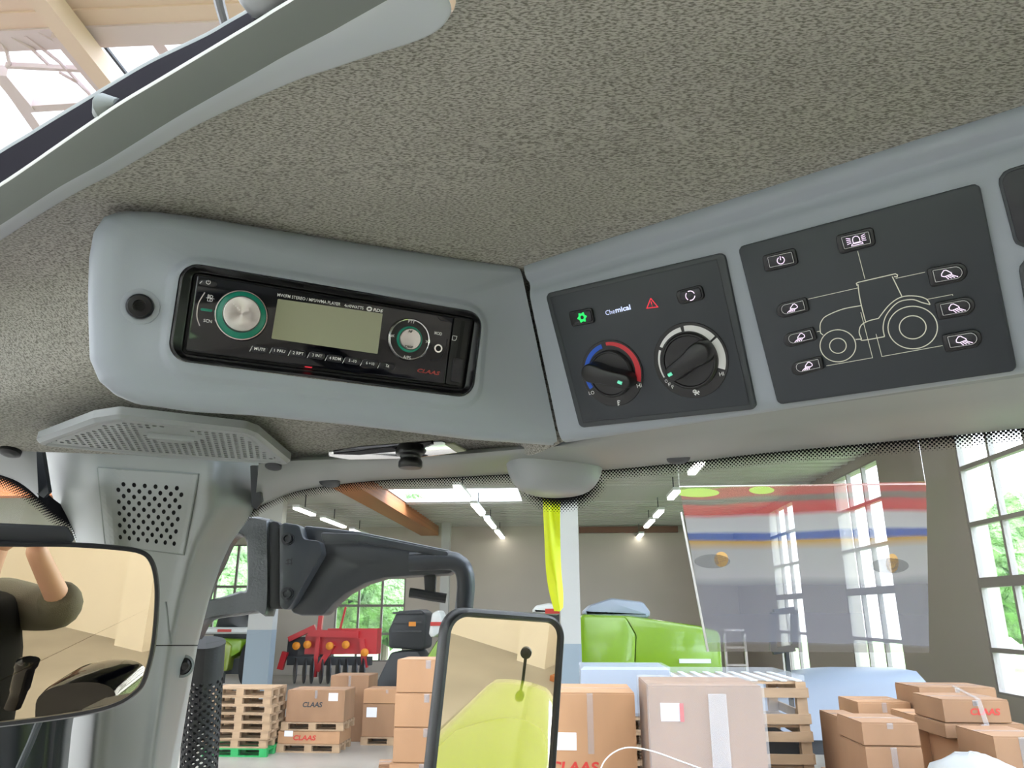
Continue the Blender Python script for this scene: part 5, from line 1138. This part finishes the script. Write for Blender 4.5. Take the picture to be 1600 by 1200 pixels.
bl_ = MB().bar(P(-60, 820, .53), P(-90, 700, .66), .03); bl_.obj('mount_arm', M['black'], im, 0)
# --- outside mirror
o_ = P(775, 1060, 1.25); inn_ = nrm(ray(842, 1037)); corner = np.array([XR-.1, -2.6, .0]); outd = nrm(corner-P(842, 1037, 1.25)); nO = nrm(outd-inn_); MO = Mir(o_, nO); FO = MO.frame()
om = thing('outside_mirror', o_, 'black-framed outside mirror reflecting a yellow-green tractor bonnet', 'mirror')
oq = rpoly([FO.ab(*p) for p in [(697, 949), (882, 963), (858, 1330), (655, 1330)]], [.040, .040, .03, .03], 10)
oi = inset(oq, .0125)
MB().loft([[FO.pt(p, -.05) for p in inset(oq, .02)], [FO.pt(p, -.02) for p in oq], [FO.pt(p, .004) for p in oq], [FO.pt(p, .009) for p in inset(oq, .004)], [FO.pt(p, .008) for p in inset(oq, .010)], [FO.pt(p, .0) for p in oi]], cap0=True).obj('frame', M['black'], om, 50)
MB().add([FO.pt(p, .002) for p in oi], [tuple(range(len(oi)))]).obj('mirror_glass', M['mirror'], om, 0)
# support pole behind it
ar = thing('mirror_arm', P(500, 870, 1.4), 'dark cast mirror arm with bolts reaching right outside the windscreen', 'bracket')
DA = 1.45
def ppoly(pts, d0, d1, nm, m, par, bev=.004, rad_=.01):
    """upright-facing slab between distances d0 (near) and d1"""
    c = np.mean(np.array(pts, float), 0); O = P(c[0], c[1], d0); n = nrm(-FW*np.array([1, 1, 0])); u = nrm(np.cross((0, 0, 1), n)); u = u if u@RT > 0 else -u; F = Frame(O, u, (0, 0, -1), n)
    pl = rpoly([F.ab(*p) for p in pts], rad_, 4); return prism(MB(), F, pl, -(d1-d0), 0, bev).obj(nm, m, par, 40), F
ringo = [(300, 945), (330, 890), (352, 838), (375, 815), (398, 808), (424, 812), (424, 950), (400, 955), (345, 965), (322, 975), (300, 1000), (285, 1010)]
ringi = [(322, 928), (340, 893), (356, 856), (366, 840), (380, 838), (387, 845), (387, 918), (380, 922), (340, 936), (322, 945), (318, 948), (318, 940)]
c_ = np.array([360, 885.]); O = P(360, 885, DA); n_ = nrm(-FW*np.array([1, 1, 0])); u_ = nrm(np.cross((0, 0, 1), n_)); u_ = u_ if u_@RT > 0 else -u_; Fa = Frame(O, u_, (0, 0, -1), n_)
seq_o = [(424, 812), (398, 808), (372, 817), (352, 838), (330, 885), (305, 940), (290, 985), (305, 1000), (325, 970), (370, 962), (405, 957), (424, 952)]
seq_i = [(388, 848), (381, 838), (370, 838), (358, 850), (345, 880), (332, 905), (322, 932), (322, 940), (332, 937), (352, 932), (376, 924), (388, 916)]
so = [Fa.ab(*p) for p in seq_o]; si = [Fa.ab(*p) for p in seq_i]; so = [p[:2] for p in cr([np.append(p, 0) for p in so+[so[0]]], 4)][:-1]; si = [p[:2] for p in cr([np.append(p, 0) for p in si+[si[0]]], 4)][:-1]
mid = [a*.5+b*.5 for a, b in zip(so, si)]
MB().loft([[Fa.pt(p, -.03) for p in so], [Fa.pt(p, .008) for p in so], [Fa.pt(p*.8+q*.2, .016) for p, q in zip(so, mid)], [Fa.pt(p*.8+q*.2, .016) for p, q in zip(si, mid)], [Fa.pt(p, .008) for p in si], [Fa.pt(p, -.03) for p in si], [Fa.pt(p, -.03) for p in so]]).obj('cast_ring', M['cast'], ar, 50)
ppoly([(420, 812), (438, 816), (438, 950), (420, 953)], DA-.01, DA+.08, 'hinge_block', M['blackm'], ar)
hp_, Fh = ppoly([(436, 815), (468, 820), (474, 842), (500, 845), (503, 865), (474, 915), (458, 942), (448, 955), (436, 948)], DA-.03, DA+.03, 'hinge_plate', M['steel_dark'], ar)
for x, y in ((450, 842), (449, 928)):
    c = Fh.px(x, y, .001); b_ = MB().lathe(c, Fh.n, [(.012, 0), (.012, .003), (.009, .003), (.009, .009), (.006, .009), (.0055, .005)], 24).obj('bolt', M['screw'], ar)
strokes(Fh, [[Fh.ab(x, y, .001) for x, y in l] for l in ([(447, 876), (452, 874), (456, 876)], [(450, 873), (450, 883)], [(456, 872), (455, 883)], [(446, 881), (457, 880)])], .0016, .001).obj('cast_mark', M['blackm'], ar, 0)
ppoly([(470, 820), (560, 830), (706, 860), (714, 880), (706, 897), (650, 900), (600, 903), (570, 912), (540, 928), (520, 945), (505, 962), (470, 962), (450, 956), (462, 925), (500, 862), (472, 842)], DA-.0, DA+.06, 'arm_body', M['steel_dark'], ar, .006, .015)
ppoly([(500, 832), (560, 834), (700, 862), (700, 871), (560, 848), (505, 848)], DA-.006, DA+.0, 'arm_rib', M['steel_dark'], ar, .002, .004)
def arc3(pts, r, nm, m, par, n=12): return MB().tube(cr([P(*p) for p in pts], 6), r, n).obj(nm, m, par, 50)
arc3([(640, 878, DA), (700, 876, DA), (716, 881, DA), (725, 892, DA), (728, 915, DA), (724, 960, DA), (718, 1020, DA), (714, 1060, DA)], .018, 'bent_tube', M['steel_dark'], ar)
arc3([(738, 985, DA), (740, 1000, DA), (737, 1060, DA)], .008, 'inner_rod', M['blackm'], ar)
ppoly([(700, 1035), (752, 1040), (752, 1070), (702, 1066)], DA-.06, DA+.03, 'clamp', M['blackm'], ar)
ppoly([(662, 893), (681, 893), (679, 932), (664, 931)], DA+.01, DA+.03, 'tee_stem', M['blackm'], ar, .001, .001)
mb = MB(); mb.tube(cr([P(640, 926, DA), P(655, 928, DA), P(670, 931, DA), (P(697, 935, DA))], 5), [.012]*16, 10, flat=(1, .8)); mb.obj('tee_grip', M['blackm'], ar)
MB().tube([P(722, 1060, DA), P(716, 1085, DA-.05), P(722, 1110, DA-.08)], .004, 8).obj('cable', M['blackm'], ar)
ppoly([(702, 1060), (720, 1064), (716, 1150), (700, 1150)], DA-.15, DA-.02, 'mount_bar', M['blackm'], ar)
# --- perforated tube
ct = P(322, 1006, 1.5); cbt = P(305, 1300, 1.5); ax_ = nrm(cbt-ct); Rt = .036; Lt = np.linalg.norm(cbt-ct); uu = nrm(np.cross(ax_, (0, 1, 0))); ww = np.cross(ax_, uu)
et = thing('exhaust_shield', ct, 'black perforated exhaust tube outside, right of the grey pillar', 'exhaust')
N1 = 28; N2 = 52
def cyl(s, t, h): a = 2*math.pi*s/N1; r_ = Rt+h; return ct+ax_*(Lt*t/N2)+(uu*math.cos(a)+ww*math.sin(a))*r_
sh, bt = perf(cyl, N1, N2, lambda i, j: True, lambda i, j: (i+j) % 2 == 0 and j > 8, .50, .002)
sh.obj('perforated_shell', M['blackm'], et, 0)
MB().lathe(ct, ax_, [(Rt*.90, -.003), (Rt*1.03, -.003), (Rt*1.03, .002), (Rt*.93, .002)], 40).obj('end_cap', M['blackm'], et)
# second, narrow dotted edge of the pane beside pillar
# --- yellow strap
ys_ = [(864, 640, 1.13), (863, 742, 1.1), (862, 790, 1.1), (863, 840, 1.1), (865, 890, 1.1), (869, 925, 1.1), (873, 955, 1.1)]
rows = []
for i, (x, y, d) in enumerate(ys_):
    w_ = [14.5, 14.5, 13.5, 12.5, 12, 11, 7][i]; tw = [0, 0, 0, .006, .012, .02, .03][i]
    rows.append([P(x-w_, y, d), P(x-w_*.35, y, d-.008), P(x+w_*.3, y, d+.004-tw), P(x+w_, y-(6 if i == 6 else 0), d-.006+tw)])
rows = [cr(r_, 4) for r_ in rows]; cols_ = [[r_[j] for r_ in rows] for j in range(len(rows[0]))]; cols_ = [cr(c, 4) for c in cols_]
bk = [[p+np.array([0, .002, 0]) for p in c] for c in cols_]
MB().grid(cols_).grid(bk).obj('hanging_strap', M['yellow'], smooth=60, label='neon yellow strap hanging outside the windscreen below the wiper cover', cat='strap')
# --- dark frame piece at the lower left corner
dp = thing('door_post', P(40, 1190, .72), 'dark glossy curved post at the lower left corner below the mirror', 'door post')
rows = []
for y, xl_, xr_ in ((1085, -160, 121), (1140, -160, 112), (1200, -160, 106), (1300, -160, 96)):
    rows.append([P(xl_+(xr_-xl_)*k/16, y, .74-.05*math.sin(math.pi*k/16)+(.05 if k == 16 else 0)) for k in range(17)])
MB().grid([cr(r_, 2) for r_ in rows]).obj('post_shell', M['smoke'], dp, 60)
MB().tube([P(30, 1200, .655), P(48, 1160, .66), P(62, 1125, .665)], .003, 8).obj('edge_bead', M['darkgrey2'], dp)
# ================================================================ SEEN IN THE MIRRORS
def V(x, y, d): return MI.rf(P(x, y, d))
def VO(x, y, d): return MO.rf(P(x, y, d))
# wall fittings behind the tractor
for X_, Y_, w_, lb in ((XR-.12, HYR+2.2, .5, 'pale wall pier near the rear corner, seen in the cab mirror'), (XR-.12, -2.6, .4, 'pale wall pier reflected at the right of the outside mirror')):
    MB().box((X_, Y_, (ZC+1.5)/2), .24, w_, ZC+1.5).obj('wall_pier', M['wall_pale'], smooth=0, label=lb, cat='pier')
for k, z_ in enumerate((1.6, 3.2)):
    MB().box((XR-.01, -3.5, z_), .02, 11, .015).box(((XL+XR)/2, HYR+.01, z_), XR-XL, .02, .015).obj('trim_%d' % (k+2), M['frame'], smooth=0, kind='structure')
MB().box((XR-.4, -1.9, .03), .3, .5, .06).obj('floor_board', M['timber'], smooth=0, label='brown board on the floor by the wall, seen in the outside mirror', cat='board')
# green bonnet seen in the outside mirror
A0 = VO(818, 1072, 4.8); B0 = VO(722, 1260, 2.7); A0[2] = B0[2] = (A0[2]+B0[2])/2; dh = nrm(B0-A0); sd = nrm(np.cross(dh, (0, 0, 1)))
if (VO(850, 1100, 4)-VO(750, 1100, 4))@sd < 0: sd = -sd
gb = thing('rear_tractor', A0*[1, 1, 0], 'yellow-green tractor bonnet with grey side, reflected in the outside mirror', 'tractor')
rows = []; side = []
Lh = 2.6
for i in range(22):
    t = i/21; w_ = .19+.24*min(1, t*1.4); zt = A0[2]-.02+.05*math.sin(t*2.5); e_ = max(0, 1-t*9); c = A0+dh*(t*Lh)+np.array([0, 0, 0])
    r_ = []
    for k in range(21):
        q = -1+k/10; ww_ = w_*(1-.5*e_**2); drop = .035*q*q+.10*max(0, abs(q)-.75)*2+.16*e_**2; r_.append(np.array([c[0], c[1], zt-drop])+sd*q*ww_)
    rows.append(r_); side.append([r_[0]-np.array([0, 0, .0]), r_[0]-sd*.04-np.array([0, 0, .12]), r_[0]-sd*.04-np.array([0, 0, .55])]); 
MB().grid(rows).obj('bonnet', M['lime2'], gb, 60)
sr = [[r_[-1], r_[-1]+sd*.05-np.array([0, 0, .12]), r_[-1]+sd*.05-np.array([0, 0, .6])] for r_ in rows]
MB().grid(sr).grid(side).obj('side_panel', M['greyhood'], gb, 60)
c = A0+dh*(Lh/2); MB().box((c[0], c[1], (A0[2]-.5)/2+.15), .6, .6, A0[2]-.75, (dh, sd, AX[2])).obj('chassis', M['machine_black'], gb, 0)
c = A0+dh*.12; st = MB().tube([c+np.array([0, 0, -.1]), c+np.array([0, 0, .10])], .010, 8).obj('stalk', M['blackm'], gb)
MB().lathe(c+np.array([0, 0, .12]), dh, [(.02, -.02), (.035, -.015), (.035, .015), (.02, .02)], 20).obj('round_lamp', M['blackm'], gb)
for s_ in (-1, 1):
    cc = A0+dh*.9+sd*s_*.62; cc[2] = .55; MB().lathe(cc, sd, [(.3, -.17), (.52, -.17), (.55, -.08), (.55, .08), (.52, .17), (.3, .17)], 28).obj('wheel', M['tyre'], gb)
# photographer, seen in the cab mirror
pr = thing('person', (0, 0, 0), 'person in a black vest and grey-green sleeves raising one bare forearm', 'person')
H_ = V(38, 808, 1.72); W_ = V(52, 850, 1.76); E_ = V(98, 950, 1.92); S_ = V(-2, 935, 2.08); 
neck = S_+np.array([0, 0, .08])-uB*0; 
side_d = nrm((V(-160, 915, 1.42)-S_)*np.array([1, 1, 0]))
chest = S_+side_d*.25+np.array([0, 0, -.12]); S2 = S_+side_d*.5; nk = S_+side_d*.25+np.array([0, 0, .09]); hd_ = nk+np.array([0, 0, .17]); waist = chest+np.array([0, 0, -.32]); pel = waist+np.array([0, 0, -.14])
fwd = nrm(np.cross((0, 0, 1), side_d)); fwd = fwd if fwd@(CAM-S_) > 0 else -fwd
def skin(name, pts, edges, radii, m, parent, root=0, sub=2):
    me = bpy.data.meshes.new(name); me.from_pydata([tuple(p) for p in pts], edges, []); o = finish(name, me, m, parent, 0)
    md = o.modifiers.new('skin', 'SKIN'); sv = me.skin_vertices[0] if me.skin_vertices else None
    if sv is None:
        bpy.context.view_layer.objects.active = o; o.select_set(True)
        import bmesh; bm = bmesh.new(); bm.from_mesh(me); bm.verts.layers.skin.verify(); bm.to_mesh(me); bm.free(); sv = me.skin_vertices[0]
    for i, r_ in enumerate(radii): sv.data[i].radius = r_ if isinstance(r_, tuple) else (r_, r_); sv.data[i].use_root = (i == root)
    md.use_smooth_shade = True; md.branch_smoothing = .5; s2 = o.modifiers.new('sub', 'SUBSURF'); s2.levels = sub; s2.render_levels = sub; return o
kn1 = pel+fwd*.42-side_d*.10+np.array([0, 0, .02]); kn2 = pel+fwd*.42+side_d*.10+np.array([0, 0, .02]); f1 = kn1+np.array([0, 0, -.44]); f2 = kn2+np.array([0, 0, -.44])
body_pts = [pel, waist, chest, nk, hd_-np.array([0, 0, .02]), S_, E_, W_, S2, S2+np.array([0, 0, -.27])+fwd*.05, S2+np.array([0, 0, -.3])+fwd*.27, kn1, f1, kn2, f2, f1+fwd*.16, f2+fwd*.16, pel-side_d*.1+np.array([0, 0, -.0]), pel+side_d*.1]
be = [(0, 1), (1, 2), (2, 3), (3, 4), (2, 5), (5, 6), (6, 7), (2, 8), (8, 9), (9, 10), (0, 17), (17, 11), (11, 12), (0, 18), (18, 13), (13, 14), (12, 15), (14, 16)]
rd = [.10, .09, .10, .05, .075, .05, .032, .024, .075, .045, .03, .065, .045, .065, .045, .035, .035, .09, .09]
bd = skin('body', body_pts, be, rd, M['skin'], pr)
skin('vest', [pel-np.array([0, 0, .03]), waist, chest, nk-np.array([0, 0, .05]), S_-np.array([0, 0, .03]), S2-np.array([0, 0, .03])], [(0, 1), (1, 2), (2, 3), (2, 4), (2, 5)], [(.17, .16), (.17, .15), (.22, .19), (.085, .085), (.12, .12), (.12, .12)], M['sweater'], pr)
cuff = E_*.72+W_*.28
skin('sleeve', [chest, S_, S_*.5+E_*.5+np.array([0, 0, -.012]), E_, E_*.85+W_*.15, cuff], [(0, 1), (1, 2), (2, 3), (3, 4), (4, 5)], [.08, .082, .064, .060, .052, .046], M['sleeve'], pr, 0)
skin('sleeve', [chest, S2, body_pts[9], body_pts[10]], [(0, 1), (1, 2), (2, 3)], [.10, .09, .062, .045], M['sleeve'], pr, 0)
skin('trousers', [pel, body_pts[17], kn1, f1, body_pts[18], kn2, f2], [(0, 1), (1, 2), (2, 3), (0, 4), (4, 5), (5, 6)], [.15, .10, .08, .06, .10, .08, .06], M['trouser'], pr, 0)
hr2 = MB(); rs = []
for i in range(9):
    ph = math.pi*.58*i/8; rs.append([hd_+np.array([0, 0, .03])-fwd*.015+(side_d*math.cos(t)*.088+fwd*math.sin(t)*.105)*math.sin(ph)+np.array([0, 0, .118*math.cos(ph)]) for t in np.linspace(0, 2*math.pi, 20, endpoint=False)])
hr2.loft(rs).obj('hair', M['hair'], pr)
hdm = MB(); rs = []
for i in range(13):
    ph = math.pi*i/12; k = math.sin(ph)*(1 if ph < 1.7 else 1-.12*(ph-1.7)); rs.append([hd_+(side_d*math.cos(t)*.078*k+fwd*math.sin(t)*.096*k)+fwd*(.01*(ph > 1.6))+np.array([0, 0, .118*math.cos(ph)]) for t in np.linspace(0, 2*math.pi, 24, endpoint=False)])
hdm.loft(rs).obj('head', M['skin'], pr)
for s_ in (-1, 1):
    MB().lathe(hd_+fwd*.088+side_d*s_*.032+np.array([0, 0, .005]), fwd, [(.011, 0), (.010, .004), (.004, .008)], 12).obj('eye', M['white_paint'], pr)
    MB().tube([hd_+side_d*s_*.08+np.array([0, 0, .02]), hd_+side_d*s_*.086-fwd*.008, hd_+side_d*s_*.079+np.array([0, 0, -.025])], [.008, .014, .007], 10).obj('ear', M['skin'], pr)
MB().tube([hd_+fwd*.095+np.array([0, 0, .01]), hd_+fwd*.112+np.array([0, 0, -.018]), hd_+fwd*.098+np.array([0, 0, -.026])], [.007, .012, .008], 10).obj('nose', M['skin'], pr)
MB().tube([hd_+fwd*.09+side_d*-.02+np.array([0, 0, -.055]), hd_+fwd*.098+np.array([0, 0, -.055]), hd_+fwd*.09+side_d*.02+np.array([0, 0, -.055])], [.003, .006, .003], 8).obj('mouth', M['machine_red'], pr)
# hand with five fingers at the end of the raised forearm
ha = nrm(H_-W_); hs = nrm(np.cross(ha, nrm(H_-CAM+np.array([.01, .01, 0])))); hn = np.cross(hs, ha)
pts = [W_, W_+ha*.035, W_+ha*.075]; ed = [(0, 1), (1, 2)]; rd = [(.024, .028), (.020, .038), (.014, .040)]
skin('palm', pts, ed, rd, M['skin'], pr, 0)
for k, (o_, L_) in enumerate(((-.032, .062), (-.011, .072), (.011, .068), (.031, .055))):
    b0 = W_+ha*.065+hs*o_; q1 = b0+ha*L_*.5; q2 = q1+ha*L_*.22+hn*L_*.25; q3 = q2+hn*L_*.28
    skin('finger', [b0, q1, q2, q3], [(0, 1), (1, 2), (2, 3)], [.010, .0095, .0085, .0075], M['skin'], pr, 0)
b0 = W_+ha*.02+hs*.03; skin('thumb', [b0, b0+hs*.025+ha*.02, b0+hs*.035+ha*.045+hn*.015], [(0, 1), (1, 2)], [.013, .011, .009], M['skin'], pr, 0)
PW[pr.name] = np.zeros(3)
# lever and seat pieces reflected at the bottom of the cab mirror
MB().tube(cr([V(20, 1105, 1.15), V(30, 1080, 1.14), V(38, 1050, 1.12), V(45, 1030, 1.11)], 5), [.012]*6+[.014]*6+[.016]*3+[.010], 14, flat=(1, .6)).obj('grab_lever', M['piano'], label='slim black lever seen low in the cab mirror', cat='lever')
st = thing('seat_back', V(115, 1095, 1.2), 'black domed seat back reflected at the bottom of the cab mirror', 'seat')
p0 = V(55, 1112, 1.2); p1 = V(182, 1100, 1.2); up_s = nrm(V(115, 1060, 1.2)-V(115, 1100, 1.2)); dr = nrm(p1-p0); bk_ = nrm(np.cross(dr, up_s)); W0 = np.linalg.norm(p1-p0); rs = []
bk_ = bk_ if bk_@(np.array(p0)-MI.O) > 0 else -bk_
for dd2, s_ in ((0, .9), (.012, 1), (.08, 1), (.1, .9)):
    rs.append([p0+dr*W0*(.5-.5*math.cos(a))+up_s*.045*s_*math.sin(a)**.6+bk_*dd2 for a in np.linspace(0, math.pi, 24)]+[p1-up_s*.25+bk_*dd2, p0-up_s*.25+bk_*dd2])
MB().loft(rs, cap0=True, cap1=True).obj('backrest', M['piano'], st, 50)
MB().bar(p0*.5+p1*.5-up_s*.2+bk_*.05, p0*.5+p1*.5-up_s*.9+bk_*.05, .12).obj('seat_post', M['blackm'], st, 0)
a = V(150, 1105, 1.1); b = V(225, 1090, 1.1); sheet_ = MB(); sheet_.bar(a-up_s*.02, b-up_s*.02, .06, .05); sheet_.obj('armrest', M['darkgrey2'], smooth=0, label='dark grey armrest end beside the reflected seat back', cat='armrest')
